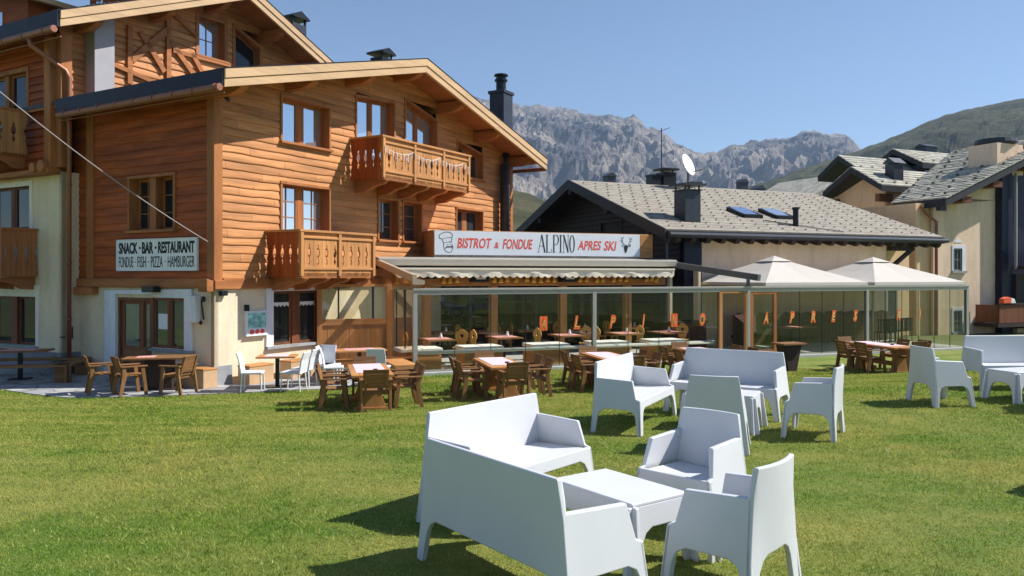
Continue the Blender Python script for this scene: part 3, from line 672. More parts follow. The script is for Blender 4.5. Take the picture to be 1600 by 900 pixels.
b.build('gutter', copper, roof2)
b = MB(); b.tube([(-1.15, YF, 8.82), (-1.15, YB, 8.82)], .02, 6); b.build('eave_cable', copper, roof2)
b = MB(); b.tube([(-1.32, 5.55, 8.95), (-1.3, 5.5, 8.72), (-.62, 5.32, 8.28), (-.5, 5.25, 8.2), (-.45, 5.2, 8.0), (-.45, 5.2, .3)], .06, 10)
for z in (6.8, 5.1, 3.0, 1.5): b.tube([(-.45, 5.2, z), (-.45, 5.2, z + .05)], .075, 10)
b.tube([(-.45, 5.2, .3), (-.5, 5.15, .05)], .07, 10); b.build('downpipe', copper, RC, smooth=True)
b = MB(); b.box((.21, 5.1, 7.2), (.80, 5.55, 10.15)); b.build('chimney_shaft', greypaint, RC, bevel=.005)
b = MB(); b.box((8.6, 6.1, 9.9), (9.3, 6.8, 12.15)); c = b.build('chimney', darkgrey, roof2)
b = MB(); b.box((8.5, 6.0, 12.35), (9.4, 6.9, 12.4)); b.prism([(8.5, 12.4), (9.4, 12.4), (8.95, 12.62)], 1, 6.0, 6.9)
for x in (8.6, 9.22):
    for y in (6.1, 6.72): b.box((x, y, 12.1), (x + .07, y + .07, 12.36))
b.build('chimney_cap', black, c)
# dormer gables behind, top left
for (x, y, wd, ln) in ((.1, 10.4, 2.6, 2.4), (1.5, 6.6, .45, 1.3)):
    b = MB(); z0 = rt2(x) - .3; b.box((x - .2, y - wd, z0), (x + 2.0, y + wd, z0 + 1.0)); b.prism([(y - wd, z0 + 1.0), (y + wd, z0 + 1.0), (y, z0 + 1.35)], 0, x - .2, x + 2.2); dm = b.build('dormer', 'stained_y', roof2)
    b = MB(); b.prism([(y - wd - .5, z0 + .85), (y, z0 + 1.5), (y + wd + .5, z0 + .85), (y + wd + .5, z0 + 1.0), (y, z0 + 1.68), (y - wd - .5, z0 + 1.0)], 0, x - .9, x + 2.6); b.build('dormer_roof', 'pale_y', dm)
    b = MB(); b.box((x - .23, y - wd * .5, z0 + .25), (x - .19, y + wd * .2, z0 + .8)); b.build('pane', glass_sky, dm)
b = MB(); b.box((-.6, 5.30, 1.02), (-.5, 5.4, 1.05)) ; b.tube([(-.3, 5.36, .98), (-.3, 5.36, 1.3)], .05, 8); b.build('wall_tap', darkgrey, RC)

# overhead cable
b = MB(); A_ = Vector((-12.9, 15.2, 6.6)); A_ = Vector(((-14 - 800) / 1250 * 17, 17, EYE + (430 - 132) / 1250 * 17)); B_ = Vector((-7.28, 19.15, 3.50))
pts = [tuple(A_.lerp(B_, t / 24) - Vector((0, 0, .14 * 4 * (t / 24) * (1 - t / 24)))) for t in range(25)]
ext = Vector(pts[0]) + (Vector(pts[0]) - Vector(pts[1])) * 20
b.tube([tuple(ext)] + pts, .013, 6); tag(b.build('overhead_cable', mat('cable_sheath', (.30, .26, .25), .6, .1, 5, 0)), 'thin grey cable slung from upper left down to the chalet corner', 'cable')

# ================================================================== VERANDA (glass enclosure)
AV = math.atan2(.374, .927); VO = (-2.6, 21.4)
VR = thing('glass_veranda', 'glass walled restaurant veranda with grey metal frame and orange stickers', 'veranda', (*VO, 0), AV)
def vw(x, y, z=0): return Vector((VO[0] + math.cos(AV) * x - math.sin(AV) * y, VO[1] + math.sin(AV) * x + math.cos(AV) * y, z))
XE = 20.65
b = MB(); b.box((-.1, -.14, -.05), (XE + .1, 9.5, .09)); b.build('floor_slab', mat('pale_concrete', (.42, .42, .38), .85, .1, 3, .2), VR, bevel=.01)
b = MB(); b.box((-.06, -.05, 2.17), (XE + .06, .05, 2.28)); b.box((-.06, -.075, 2.28), (XE + .06, .06, 2.345)); b.build('front_beam', greymetal, VR, bevel=.008)
for x in (0, 5.39, 10.9, 15.87, XE):
    b = MB(); b.box((x - .06, -.055, .09), (x + .06, .065, 2.22)); b.build('post', greymetal, VR, bevel=.008)
def gl(x0, x1, y, z0, z1, n, nm='glass_pane'):
    for i in range(n):
        a = x0 + (x1 - x0) * i / n; c = x0 + (x1 - x0) * (i + 1) / n
        b = MB(); b.quad((a + .008, y, z0), (c - .008, y, z0), (c - .008, y, z1), (a + .008, y, z1)); b.build(nm, glass_clear, VR)
    b = MB()
    for i in range(n + 1):
        a = x0 + (x1 - x0) * i / n; b.box((a - .007, y - .008, z0), (a + .007, y + .008, z1))
    b.build('seal', black, VR)
gl(.07, 5.32, 0, .12, 2.22, 5); gl(5.46, 9.75, 0, .12, 2.22, 4); gl(12.05, 15.8, 0, .12, 2.22, 4); gl(15.94, XE - .07, 0, .12, 2.22, 6)
b = MB(); b.box((.07, -.02, .09), (9.75, .02, .12)); b.box((12.05, -.02, .09), (XE - .07, .02, .12)); b.build('floor_track', greymetal, VR)
b = MB(); b.tube([(.06, .14, .60), (9.7, .14, .60)], .055, 10); b.build('low_rail', mat('pale_rail', (.70, .68, .62), .5, .04, 4, 0), VR, smooth=True)
# door frame and leaf
b = MB(); b.box((9.78, -.05, .09), (9.9, .05, 2.21)); b.box((10.78, -.05, .09), (10.84, .05, 2.21)); b.box((9.9, -.05, 2.13), (10.78, .05, 2.21)); b.build('door_frame', 'honey_z', VR, bevel=.006)
b = MB(); b.box((10.97, -.04, .1), (11.09, .03, 2.2)); b.box((11.9, -.04, .1), (12.02, .03, 2.2)); b.box((11.09, -.04, 2.08), (11.9, .03, 2.2)); b.box((11.09, -.04, .1), (11.9, .03, .3)); df = b.build('door_leaf', 'trim_z', VR, bevel=.006)
b = MB(); b.box((11.09, -.004, .3), (11.9, .004, 2.08)); b.build('pane', glass_clear, df)
b = MB(); b.tube([(11.96, -.04, 1.05), (11.96, -.1, 1.05), (11.84, -.1, 1.05)], .012, 6); b.build('handle', darkgrey, df)
# side walls
def seg(nm, m, x0, y0, x1, y1, z0, z1, th=.01):
    d = Vector((x1 - x0, y1 - y0, 0)); n_ = Vector((-d.y, d.x, 0)).normalized() * th / 2
    b = MB(); b.add([(x0 - n_.x, y0 - n_.y, z0), (x1 - n_.x, y1 - n_.y, z0), (x1 + n_.x, y1 + n_.y, z0), (x0 + n_.x, y0 + n_.y, z0), (x0 - n_.x, y0 - n_.y, z1), (x1 - n_.x, y1 - n_.y, z1), (x1 + n_.x, y1 + n_.y, z1), (x0 + n_.x, y0 + n_.y, z1)],
                  [(0, 3, 2, 1), (4, 5, 6, 7), (0, 1, 5, 4), (1, 2, 6, 5), (2, 3, 7, 6), (3, 0, 4, 7)]); return b.build(nm, m, VR)
WX, WY = -.263, 1.94      # inner end of the side glass in veranda coordinates
for i in range(3): seg('side_pane', glass_side, -.0 + (WX) * i / 3, .08 + (WY - .1) * i / 3, WX * (i + 1) / 3, .06 + (WY - .1) * (i + 1) / 3, .12, 2.3)
for i in range(1, 3): seg('seal', black, WX * i / 3 - .01, .08 + (WY - .1) * i / 3 - .01, WX * i / 3 + .01, .08 + (WY - .1) * i / 3 + .01, .1, 2.3, .03)
for i in range(4): seg('side_pane', glass_clear, XE, .08 + i * 1.05, XE, .08 + (i + 1) * 1.05 - .02, .12, 2.3)
b = MB(); b.box((XE - .05, .06, 2.29), (XE + .05, 4.4, 2.42)); b.box((XE - .05, 4.3, .09), (XE + .05, 4.4, 2.29)); b.build('side_beam', greymetal, VR)
# sloping roof arms, cassette, valance
b = MB(); b.beam((-.3, 3.5, 3.13), (-.02, -.05, 2.62), .12, .18); b.prism([(-.08, 2.45), (-.08, 2.63), (.25, 2.56), (.25, 2.45)], 1, -.1, .02); b.build('roof_arm', mat('beige_beam', (.42, .33, .24), .5, .06, 3, .03), VR)
b = MB(); b.beam((10.25, 3.5, 3.1), (11.15, -.25, 2.62), .14, .2); b.beam((10.9, -.02, 2.36), (10.9, -.02, 2.6), .08, .08, up=(1, 0, 0)); b.build('roof_arm', darkpergola, VR)
b = MB(); b.add([(-.28, 3.4, 2.42), (-.02, .02, 2.42), (-.02, .02, 2.56), (-.28, 3.4, 3.05)], [(0, 1, 2, 3)]); b.build('side_gable_pane', glass_side, VR)
b = MB(); b.box((-.3, 3.05, 3.0), (10.3, 3.5, 3.2)); b.prism([(3.05, 3.2), (3.5, 3.2), (3.5, 3.27), (3.15, 3.24)], 0, -.3, 10.3); b.build('awning_box', mat('beige_aluminium', (.36, .335, .285), .45, .05, 3, .03), VR, bevel=.02)
b = MB(); b.box((-.3, 3.3, 2.9), (10.3, 3.5, 2.99)); b.build('shadow_gap_profile', black, VR)
# folded awning with scalloped valance, slightly wavy
b = MB(); n_ = 40; L0, L1 = .15, 9.95
for layer in range(2):
    vs = []; fs = []; cols = n_ * 8 + 1
    for i in range(cols):
        u = L0 + (L1 - L0) * i / (cols - 1); ph = (i / 8) % 1
        yb = 2.72 + .008 * math.sin(u * 5.1 + layer) + .035 * layer
        zb = 2.68 - .06 * abs(math.sin(math.pi * ph)) + layer * .01
        vs += [(u, yb, 2.90), (u, yb - .012 + .01 * math.sin(u * 9), 2.78), (u, yb - .008 + .016 * math.sin(u * 7 + 1), zb)]
    fs = [(i * 3 + j, (i + 1) * 3 + j, (i + 1) * 3 + j + 1, i * 3 + j + 1) for i in range(cols - 1) for j in range(2)]
    b.add(vs, fs)
b.box((L0, 2.74, 2.885), (L1, 3.2, 2.915)); b.box((L0, 2.68, 2.87), (L1, 2.76, 2.93)); b.build('awning', valance_m, VR)
# rear frieze board and rear glazing
b = MB(); b.box((-.2, 3.55, 2.35), (10.3, 3.62, 2.95)); b.build('frieze_board', 'honey_x', VR)
b = MB()
RY = 5.6
for x in (1.35, 3.6, 6.1, 8.6): b.box((x - .12, 3.5, .09), (x + .12, 3.74, 2.36))
b.build('timber_column', 'honey_z', VR, bevel=.01)
b = MB()
for x0, x1 in ((-1.2, 1.1), (1.25, 3.4), (3.55, 5.9), (6.05, 8.4), (8.55, 11.2)): b.box((x0, RY, .15), (x1, RY + .01, 2.5))
b.build('rear_glazing', glass_dark, VR)
b = MB(); b.box((-1.3, RY + .02, 0), (11.5, RY + .12, 3.2))
b.box((-1.3, RY - .03, 1.75), (11.3, RY - .0, 1.79)); b.box((-1.3, RY - .03, 2.5), (11.3, RY + .02, 2.7))
for x in (-1.2, 1.18, 3.48, 5.98, 8.48, 11.25): b.box((x - .06, RY - .05, .09), (x + .06, RY, 2.6))
b.build('rear_wall', mat('green_grey_frame', (.09, .10, .085), .5, .2, 4, .02), VR)
b = MB(); b.prism([(-.25, 3.55), (10.3, 3.55), (11.5, 7.5), (4.5, 12), (-1.3, RY + .1)], 2, 2.96, 3.14); b.build('flat_roof', darkpergola, VR)
b = MB(); b.box((11.35, 3.3, .09), (11.45, 7.5, 3.0)); b.box((10.25, 3.45, .09), (10.35, 3.6, 3)); b.build('inner_partition', plaster, VR)
b = MB(); b.box((9.95, 1.2, .1), (10.05, 2.8, 1.1)); b.build('dark_red_curtain', mat('maroon_cloth', (.12, .03, .025), .9, .3, 6, .2), VR) if False else None
# stickers
GX = {849: 'A', 901: 'L', 957: 'P', 1005: 'I', 1053: 'N', 1097: 'O', 1196: 'A', 1237: 'P', 1270: 'R', 1302: 'E', 1336: 'S', 1404: 'K', 1437: 'I'}
for px_, ch in GX.items():
    r = (px_ - 800) / 1250; x = (r * VO[1] - VO[0]) / (math.cos(AV) - r * math.sin(AV))
    warm = px_ > 1150
    b = MB(Mg); wl = .11 if ch == 'I' else .22
    if not warm and ch in 'AN': b.box((x - .12, .012, 1.12), (x + .12, .015, 1.53))
    text_into(b, ch, wl, .40, x - wl / 2, 1.13, .016, shear=.25, bold=.06, thick=.004)
    o = b.build('sticker_letter', orange, VR)
    b = MB(Mg); text_into(b, ch, wl * .55, .24, x - wl * .30, 1.20, .022, shear=.25, bold=-.01 if not warm else .02, thick=.003); b.build('sticker_highlight', yellowp, o)
# heaters under the awning
for i, x in enumerate((3.0, 6.15)):
    h = thing('patio_heater', ('left' if i == 0 else 'right') + ' black infrared heater with a pale bar under the scalloped awning', 'heater', vw(x, 3.2, 2.6), AV, 'infrared heaters under the awning')
    b = MB(); b.box((-.28, -.08, -.12), (.28, .3, .12)); b.build('housing', black, h, bevel=.02)
    b = MB(); b.box((-.16, -.095, -.03), (.16, -.082, .03)); b.build('heating_bar', whitem, h)
for i, x in enumerate((1.35, 8.9)):
    h = thing('loudspeaker', 'small black loudspeaker box at the ' + ('left' if i == 0 else 'right') + ' end of the timber frieze', 'loudspeaker', vw(x, 3.2, 2.68), AV)
    b = MB(); b.box((-.2, -.05, -.1), (.2, .3, .1)); b.build('cabinet', black, h, bevel=.02)
    b = MB(); b.box((-.16, -.06, -.07), (.16, -.052, .07)); b.build('grille', darkgrey, h)
# cowbells
cb = thing('cowbell', 'gold coloured bell hanging in a row on the timber frieze under the awning', 'bell', (0, 0, 0), AV, 'gold bells on the veranda frieze')
b = MB(); b.lathe([(.05, .13), (.075, .1), (.085, .0), (.105, -.09), (.095, -.095)], (0, 0, 0), 10); b.build('bell_body', gold, cb, smooth=True)
b = MB(); b.box((-.03, -.01, .13), (.03, .01, .24)); b.build('strap', 'redwood_z', cb)
first = True
for x in [.35, .62, .9, 1.85, 2.05, 2.3, 3.55, 3.78, 4.0, 4.32, 4.7, 4.95, 5.2, 5.45, 5.7, 6.65, 6.9, 7.3, 7.52, 7.95, 8.2, 8.45, 9.25, 9.45, 9.65]:
    p = vw(x, 3.4, 2.55 + random.uniform(-.03, .03))
    if first: cb.location = p; first = False
    else: dup(cb, p, AV + random.uniform(-.2, .2))

# big ALPINO banner with its timber box
UP = lambda p_: ((p_ - 800) / 1250 * 24.757 + 3.954) / (.9274 - .374 * (p_ - 800) / 1250) - 1.61
BN = thing('restaurant_banner', 'long white banner reading BISTROT & FONDUE ALPINO APRES SKI with chef and stag drawings', 'sign', vw(1.61, 3.62), AV)
b = MB(); b.box((-.03, .03, 3.30), (8.05, 1.5, 4.14)); b.box((7.5, -.02, 3.30), (8.02, .03, 4.12)); b.build('timber_box', 'honey_x', BN, bevel=.01)
b = MB(); b.box((0, .01, 3.22), (7.49, .03, 3.35)); b.build('batten', mat('worn_batten', (.5, .42, .34), .8, .4, 2.5, .1), BN)
b = MB(); cols, rows = 120, 6
vs = [(7.49 * i / cols, -.026 - .0025 * noise.noise(Vector((i * .11, j * .8, 0))) , 3.35 + .77 * j / rows) for i in range(cols + 1) for j in range(rows + 1)]
b.add(vs, [(i * (rows + 1) + j, (i + 1) * (rows + 1) + j, (i + 1) * (rows + 1) + j + 1, i * (rows + 1) + j + 1) for i in range(cols) for j in range(rows)])
b.box((0, -.0, 3.35), (7.49, .02, 4.12)); b.build('banner_sheet', vinyl, BN, smooth=True)
Mb = lambda u, o, z: (u, -.029 - (o - .01) * .25, z)
for wd_, p0, p1, zb_, hh in (('BISTROT', 714, 768, 3.57, .33), ('&', 772, 779, 3.58, .2), ('FONDUE', 785, 832, 3.56, .33), ('APRES', 902, 939, 3.56, .32), ('SKI', 943, 963, 3.55, .33)):
    b = MB(Mb); text_into(b, wd_, UP(p1) - UP(p0), hh, UP(p0), zb_, .01, shear=.22, bold=.02); b.build('red_word', redp, BN)
# ALPINO: thin serifs drawn stroke by stroke
b = MB(Mb); z0, z1 = 3.47, 4.05; zz = lambda t: z0 + (z1 - z0) * t
def stroke(p, q, wd): 
    d = Vector((q[0] - p[0], q[1] - p[1])).normalized(); n = Vector((-d.y, d.x)) * wd / 2
    b.prism([(p[0] + n.x, p[1] + n.y), (q[0] + n.x, q[1] + n.y), (q[0] - n.x, q[1] - n.y), (p[0] - n.x, p[1] - n.y)], 1, .01, .016)
def serif(u, z, wd=.11): stroke((u - wd / 2, z), (u + wd / 2, z), .012)
x = 3.78
AL_ = Mb; _f = (UP(897) - UP(841)) / 1.37; b = MB(lambda u, o, z: Mb(UP(841) + (u - 3.78) * _f, o, z)); stroke((x, z0), (x + .12, z1), .014); stroke((x + .12, z1), (x + .24, z0), .05); stroke((x + .04, zz(.35)), (x + .2, zz(.35)), .012); serif(x, z0, .08); serif(x + .24, z0, .1)
x = 4.1; stroke((x, z0), (x, z1), .045); serif(x, z1); stroke((x - .05, z0), (x + .16, z0), .014); stroke((x + .16, z0), (x + .17, zz(.18)), .012)
x = 4.36; stroke((x, z0), (x, z1), .045); serif(x, z0); stroke((x, z1), (x + .12, z1), .014); stroke((x, zz(.45)), (x + .12, zz(.45)), .014); stroke((x + .12, z1), (x + .17, zz(.85)), .03); stroke((x + .17, zz(.87)), (x + .17, zz(.6)), .04); stroke((x + .17, zz(.62)), (x + .12, zz(.45)), .03)
x = 4.62; stroke((x, z0), (x, z1), .045); serif(x, z0); serif(x, z1)
x = 4.74; stroke((x, z0), (x, z1), .013); serif(x, z0, .08); serif(x - .01, z1, .08); stroke((x, z1), (x + .17, z0), .05); stroke((x + .17, z0), (x + .17, z1), .013); serif(x + .17, z1, .08)
x = 5.06
for k in range(16):
    a0, a1 = k * math.pi / 8, (k + 1) * math.pi / 8; c = lambda a: (x + .085 * math.cos(a), (z0 + z1) / 2 + .29 * math.sin(a)); stroke(c(a0), c(a1), .014 + .03 * abs(math.cos((a0 + a1) / 2)))
b.build('black_lettering', ink, BN)
# chef drawing: hat, face, moustache, chin
b = MB(Mb)
def poly(pts, wd=.018, close=False):
    if close: pts = pts + [pts[0]]
    for p, q in zip(pts[:-1], pts[1:]): stroke(p, q, wd)
poly([(.30, 3.72), (.26, 3.85), (.16, 3.88), (.15, 3.98), (.25, 4.04), (.38, 4.08), (.52, 4.07), (.60, 3.99), (.58, 3.90), (.55, 3.74)], .016); poly([(.28, 3.86), (.42, 3.90), (.57, 3.91)], .01); poly([(.30, 3.72), (.44, 3.76), (.56, 3.76)], .012)
poly([(.30, 3.72), (.30, 3.6), (.35, 3.48), (.46, 3.42), (.56, 3.45), (.60, 3.55), (.58, 3.7)], .014); poly([(.36, 3.56), (.44, 3.62), (.49, 3.59), (.54, 3.62), (.62, 3.6)], .035); poly([(.40, 3.66), (.44, 3.68)], .014); poly([(.5, 3.68), (.54, 3.68)], .014); b.build('chef_drawing', ink, BN)
b = MB(lambda u, o, z: Mb(u - 6.82 + UP(978), o, z))
b.prism([(6.72, 3.70), (6.80, 3.76), (6.90, 3.72), (6.86, 3.58), (6.82, 3.48), (6.77, 3.48), (6.74, 3.58)], 1, .01, .016); b.prism([(6.72, 3.70), (6.64, 3.76), (6.66, 3.70)], 1, .01, .016); b.prism([(6.90, 3.72), (7.0, 3.80), (6.98, 3.68)], 1, .01, .016)
poly([(6.76, 3.74), (6.66, 3.84), (6.66, 3.96), (6.72, 4.04)], .022); poly([(6.66, 3.86), (6.58, 3.92)], .016); poly([(6.66, 3.94), (6.60, 4.02)], .014)
poly([(6.88, 3.74), (6.96, 3.84), (6.98, 3.94), (7.06, 4.0)], .022); poly([(6.97, 3.86), (7.06, 3.9)], .016); poly([(6.98, 3.92), (6.95, 4.03)], .014); b.build('stag_drawing', ink, BN)

# slatted timber screen left of the veranda
SC = thing('timber_screen', 'honey coloured timber wind screen with glass upper panels left of the veranda', 'screen', (-5.4, 22.2, 0), AV)
b = MB(); b.box((-.02, -.06, 0), (.12, .06, 2.45)); b.build('post', 'honey_z', SC, bevel=.006)
b = MB(); b.box((1.93, -.06, 0), (2.09, .06, 2.45)); b.build('post', 'honey_z', SC, bevel=.006)
for q in ((1.30, .05, 1.40), (1.40, .08, 1.47), (.1, .05, .22), (2.37, .05, 2.45)):
    b = MB(); b.box((.12, -.055, q[0]), (1.93, q[1], q[2])); b.build('rail', 'honey_x', SC, bevel=.004)
b = MB()
for i in range(12): b.box((.13 + i * .15, -.02 - .004 * (i % 2), .2), (.13 + i * .15 + .146, .02, 1.32))
b.build('boarding', 'honey_z', SC)
b = MB(); b.box((.12, -.006, 1.47), (1.93, .006, 2.37)); b.build('glass_panel', glass_clear, SC)
b = MB(); b.box((.56, -.03, 1.47), (.60, .03, 2.37)); b.box((1.52, -.03, 1.47), (1.58, .03, 2.37)); b.build('mullion', darkgrey, SC)

# umbrellas
def umbrella(x, lab):
    t = thing('umbrella', lab, 'parasol', vw(x, 2.2), AV, 'square cream parasols behind the veranda front')
    hw = 2.16; ze, za = 2.46, 3.36
    b = MB(); N_ = 8; vs = []; fs = []
    ring = []
    for k in range(4 * N_):
        s_, f_ = divmod(k, N_); f_ = f_ / N_ * 2 - 1
        p = [(f_, -1), (1, f_), (-f_, 1), (-1, -f_)][s_]; ring.append(p)
    levels = [0, .1, .22, .5, .8, 1]
    for li, l in enumerate(levels):
        for (px_, py_) in ring:
            edge = 1 - abs(abs(px_) - abs(py_))     # 1 at corners
            z = za + (ze - za) * l ** .92 - .10 * (1 - edge) * math.sin(math.pi * l) * l
            vs.append((px_ * hw * l, py_ * hw * l, z))
    n = len(ring)
    for li in range(len(levels) - 1): fs += [(li * n + k, li * n + (k + 1) % n, (li + 1) * n + (k + 1) % n, (li + 1) * n + k) for k in range(n)]
    b.add(vs, fs)
    o = b.build('canopy', canvas_m, t, smooth=False); so = o.modifiers.new('s', 'SOLIDIFY'); so.thickness = .006
    b = MB(); b.add([(px_ * hw, py_ * hw, ze) for px_, py_ in ring] + [(px_ * hw * 1.003, py_ * hw * 1.003, ze - .10) for px_, py_ in ring], [(k, (k + 1) % n, n + (k + 1) % n, n + k) for k in range(n)])
    o = b.build('valance', canvas_m, t); so = o.modifiers.new('s', 'SOLIDIFY'); so.thickness = .006
    b = MB(); q = .2 * hw; b.add([(-q, -q, za - .165), (q, -q, za - .165), (q, q, za - .165), (-q, q, za - .165), (0, 0, za + .035)], [(0, 1, 4), (1, 2, 4), (2, 3, 4), (3, 0, 4)]); b.build('vent_cap', canvas_m, t)
    b = MB(); b.tube([(0, 0, .05), (0, 0, za)], .04, 10); b.build('pole', greymetal, t)
    b = MB()
    for (px_, py_) in ((-1, -1), (1, -1), (1, 1), (-1, 1), (0, 0)): b.tube([(0, 0, za - .16), (px_ * hw * .98, py_ * hw * .98, ze - .05)], .014, 5) if px_ else None
    b.build('rib', greymetal, t)
    return t
umbrella(13.8, 'cream square parasol nearer the pergola arm, left of the two')
umbrella(18.45, 'cream square parasol at the right end of the glass veranda')

# ================================================================== SLATE ROOFED BUILDING
A4 = math.atan2(.4067, .9135); O4 = (5.43, 28.0)
SB = thing('slate_roofed_house', 'low cream house with broad grey shingle roof and dark timber gable behind the veranda', 'house', (*O4, 0), A4)
def w4(o, a, x, y, z=0): return Vector((o[0] + math.cos(a) * x - math.sin(a) * y, o[1] + math.sin(a) * x + math.cos(a) * y, z))
LR, HW4, ZE, ZR = 13.9, 7.2, 4.30, 6.80
z4 = lambda y: ZR - (ZR - ZE) / HW4 * abs(y - HW4)
def shingle_mat(name, c, sx=.55, sy=.32, row='y', vary=.2):
    m, N, L = newmat(name); p = pbsdf(N, L, c, .9, 0, .08)
    tc = N.new('ShaderNodeTexCoord'); br = N.new('ShaderNodeTexBrick'); br.inputs['Scale'].default_value = 1
    br.inputs['Brick Width'].default_value = sx; br.inputs['Row Height'].default_value = sy; br.inputs['Mortar Size'].default_value = .018
    br.inputs['Color1'].default_value = (*mul(c, 1 - vary), 1); br.inputs['Color2'].default_value = (*mul(c, 1 + vary), 1); br.inputs['Mortar'].default_value = (*mul(c, .62), 1)
    L.new(tc.outputs['Object'], br.inputs[0])
    n = noisemap(N, L, (1, 1, 1), 2.5, 5); r = ramp(N, L, n.outputs[0], [(.3, (.8, .8, .8)), (.7, (1.15, 1.14, 1.1))])
    mx = N.new('ShaderNodeMix'); mx.data_type = 'RGBA'; mx.blend_type = 'MULTIPLY'; mx.inputs[0].default_value = 1
    L.new(br.outputs[0], mx.inputs[6]); L.new(r.outputs[0], mx.inputs[7]); L.new(mx.outputs[2], p.inputs['Base Color'])
    bump(N, L, p, br.outputs['Fac'], -.5, .015); MATS[name] = m; return m
shing = shingle_mat('grey_shingles', (.345, .31, .262), .58, .26, vary=.05)
stoneroof = shingle_mat('pale_stone_slabs', (.45, .43, .365), .55, .26, vary=.2)
def gable_x(par, x0, x1, y0, hw, ze, zr, th, cov, name='roof', guards=0, ed='darkwood_x', lap=.30):
    """roof with its ridge along x, near eave at y0; covering made of lapped courses"""
    zf = lambda y: zr - (zr - ze) / hw * abs(y - y0 - hw)
    b = MB(); b.prism([(y0, ze - .03), (y0 + hw, zr - .03), (y0 + 2 * hw, ze - .03), (y0 + 2 * hw, ze - th), (y0 + hw, zr - th), (y0, ze - th)], 0, x0, x1)
    r = b.build(name, ed, par)
    b = MB(); n = int(math.hypot(hw, zr - ze) / lap)
    for sd_ in (0, 1):
        for i in range(n):
            ya, yb = y0 + hw * i / n, y0 + hw * (i + 1) / n + .04
            if i == n - 1: yb = y0 + hw
            za, zb = zf(ya) + .022, zf(yb) + .010
            if sd_: ya, yb = 2 * (y0 + hw) - ya, 2 * (y0 + hw) - yb
            b.prism([(ya, za), (yb, zb), (yb, zb - .03), (ya, za - .05)], 0, x0 - .04, x1 + .04)
    if guards:
        rows = int(hw / .52)
        for j in range(rows):
            y = y0 + .35 + j * .52
            for i in range(int((x1 - x0) / guards)):
                x = x0 + .3 + i * guards + (guards / 2 if j % 2 else 0); z = zf(y) + .03
                b.box((x - .04, y - .05, z), (x + .04, y + .03, z + .055))
    b.build('covering', cov, r); return r, zf
r4, zf4 = gable_x(SB, 0, LR, 0, HW4, ZE, ZR, .24, shing, guards=0, lap=.36)
b = MB(); rr = random.Random(2)
for j in range(13):
    y = .4 + j * .52
    for i in range(24):
        x = .35 + i * .58 + (.29 if j % 2 else 0); z = zf4(y) + .03
        if x < LR - .1: b.box((x - .022, y - .05, z), (x + .022, y + .02, z + .03))
GUARD = mat('guard_metal', (.09, .08, .075), .6, .1, 3, 0)
def add_to(o, mb, m):
    """small roof hooks become part of the covering's own mesh"""
    me = o.data; n0 = len(me.vertices); nf = len(me.polygons)
    vs = [tuple(v.co) for v in me.vertices] + mb.v; fs = [tuple(p.vertices) for p in me.polygons] + [tuple(i + n0 for i in f) for f in mb.f]
    nm = bpy.data.meshes.new(me.name); nm.from_pydata(vs, [], fs); nm.materials.append(me.materials[0]); nm.materials.append(m)
    for i, p in enumerate(nm.polygons): p.material_index = 0 if i < nf else 1
    o.data = nm
add_to([c for c in CH[r4.name] if c.name.startswith('covering')][0], b, GUARD)
b = MB(); b.box((0, -.09, 4.02), (LR, -.0, 4.26)); b.build('eave_board', darkgrey, r4)
b = MB(); b.tube([(0, -.15, 4.13), (LR + .1, -.15, 4.13)], .085, 10); b.tube([(0.05, -.1, 4.0), (.12, .2, 3.8), (.12, .2, .1)], .05, 8); b.build('gutter', darkgrey, r4)
b = MB()
for i in range(21): x = .5 + i * .66; b.prism([(-.03, 4.05), (.7, 4.25), (.7, 4.02), (.12, 3.85), (.02, 3.92)], 0, x - .1, x + .1)
b.build('rafter_ends', 'darkwood_y', r4)
b = MB()
for sg_ in (0, 1):
    ya = 0 if not sg_ else 2 * HW4; b.prism([(ya, ZE + .03), (HW4, ZR + .03), (HW4, ZR - .38), (ya, ZE - .38)], 0, -.1, -.03)
b.build('bargeboard', mat('black_barge', (.028, .026, .03), .6, .2, 3, .1), r4)
b = MB(); b.box((1.83, .7, 0), (11.4, .85, 4.15)); b.box((1.0, 6, 0), (1.3, 14.2, 3.2)); b.box((11.3, .85, 0), (11.4, 13.8, 4.2)); b.build('front_wall', plaster_b, SB)
b = MB(); b.box((1.05, .45, 0), (1.83, 1.2, 4.1)); b.build('corner_pillar', slate_d, SB)
M4 = lambda u, o, z: (1.0 - o, u, z)
b = MB(M4); siding(b, .6, 13.8, 2.6, 6.7, lambda y: z4(y) - .2, [(4.6, 6.2, 3.0, 4.9)], seed=3, amp=.05); b.build('gable_wall', 'darkwood_y', SB)
b = MB(); b.box((1.05, .8, 0), (1.1, 13.7, 4.3)); b.prism([(.8, 4.3), (7.2, 6.5), (13.6, 4.3)], 0, 1.05, 1.1); b.build('inner_wall', interior, SB)
window(SB, M4, 4.6, 6.2, 3.0, 4.9, 2, .15, .1, 'darkwood_z', glass_dark, 0, False)
for y in (1.2, 4.2, 7.2, 10.2, 13.2):
    b = MB(); b.box((-.02, y - .12, z4(y) - .6), (1.2, y + .12, z4(y) - .26)); b.build('purlin', 'darkwood_x', r4)
b = MB(); b.box((11.5, .5, 3.72), (12.6, .75, 4.0)); b.beam((11.4, .62, 2.9), (12.9, .62, 3.85), .14, .14, up=(0, 1, 0)); b.build('eave_brace', 'darkwood_x', SB)
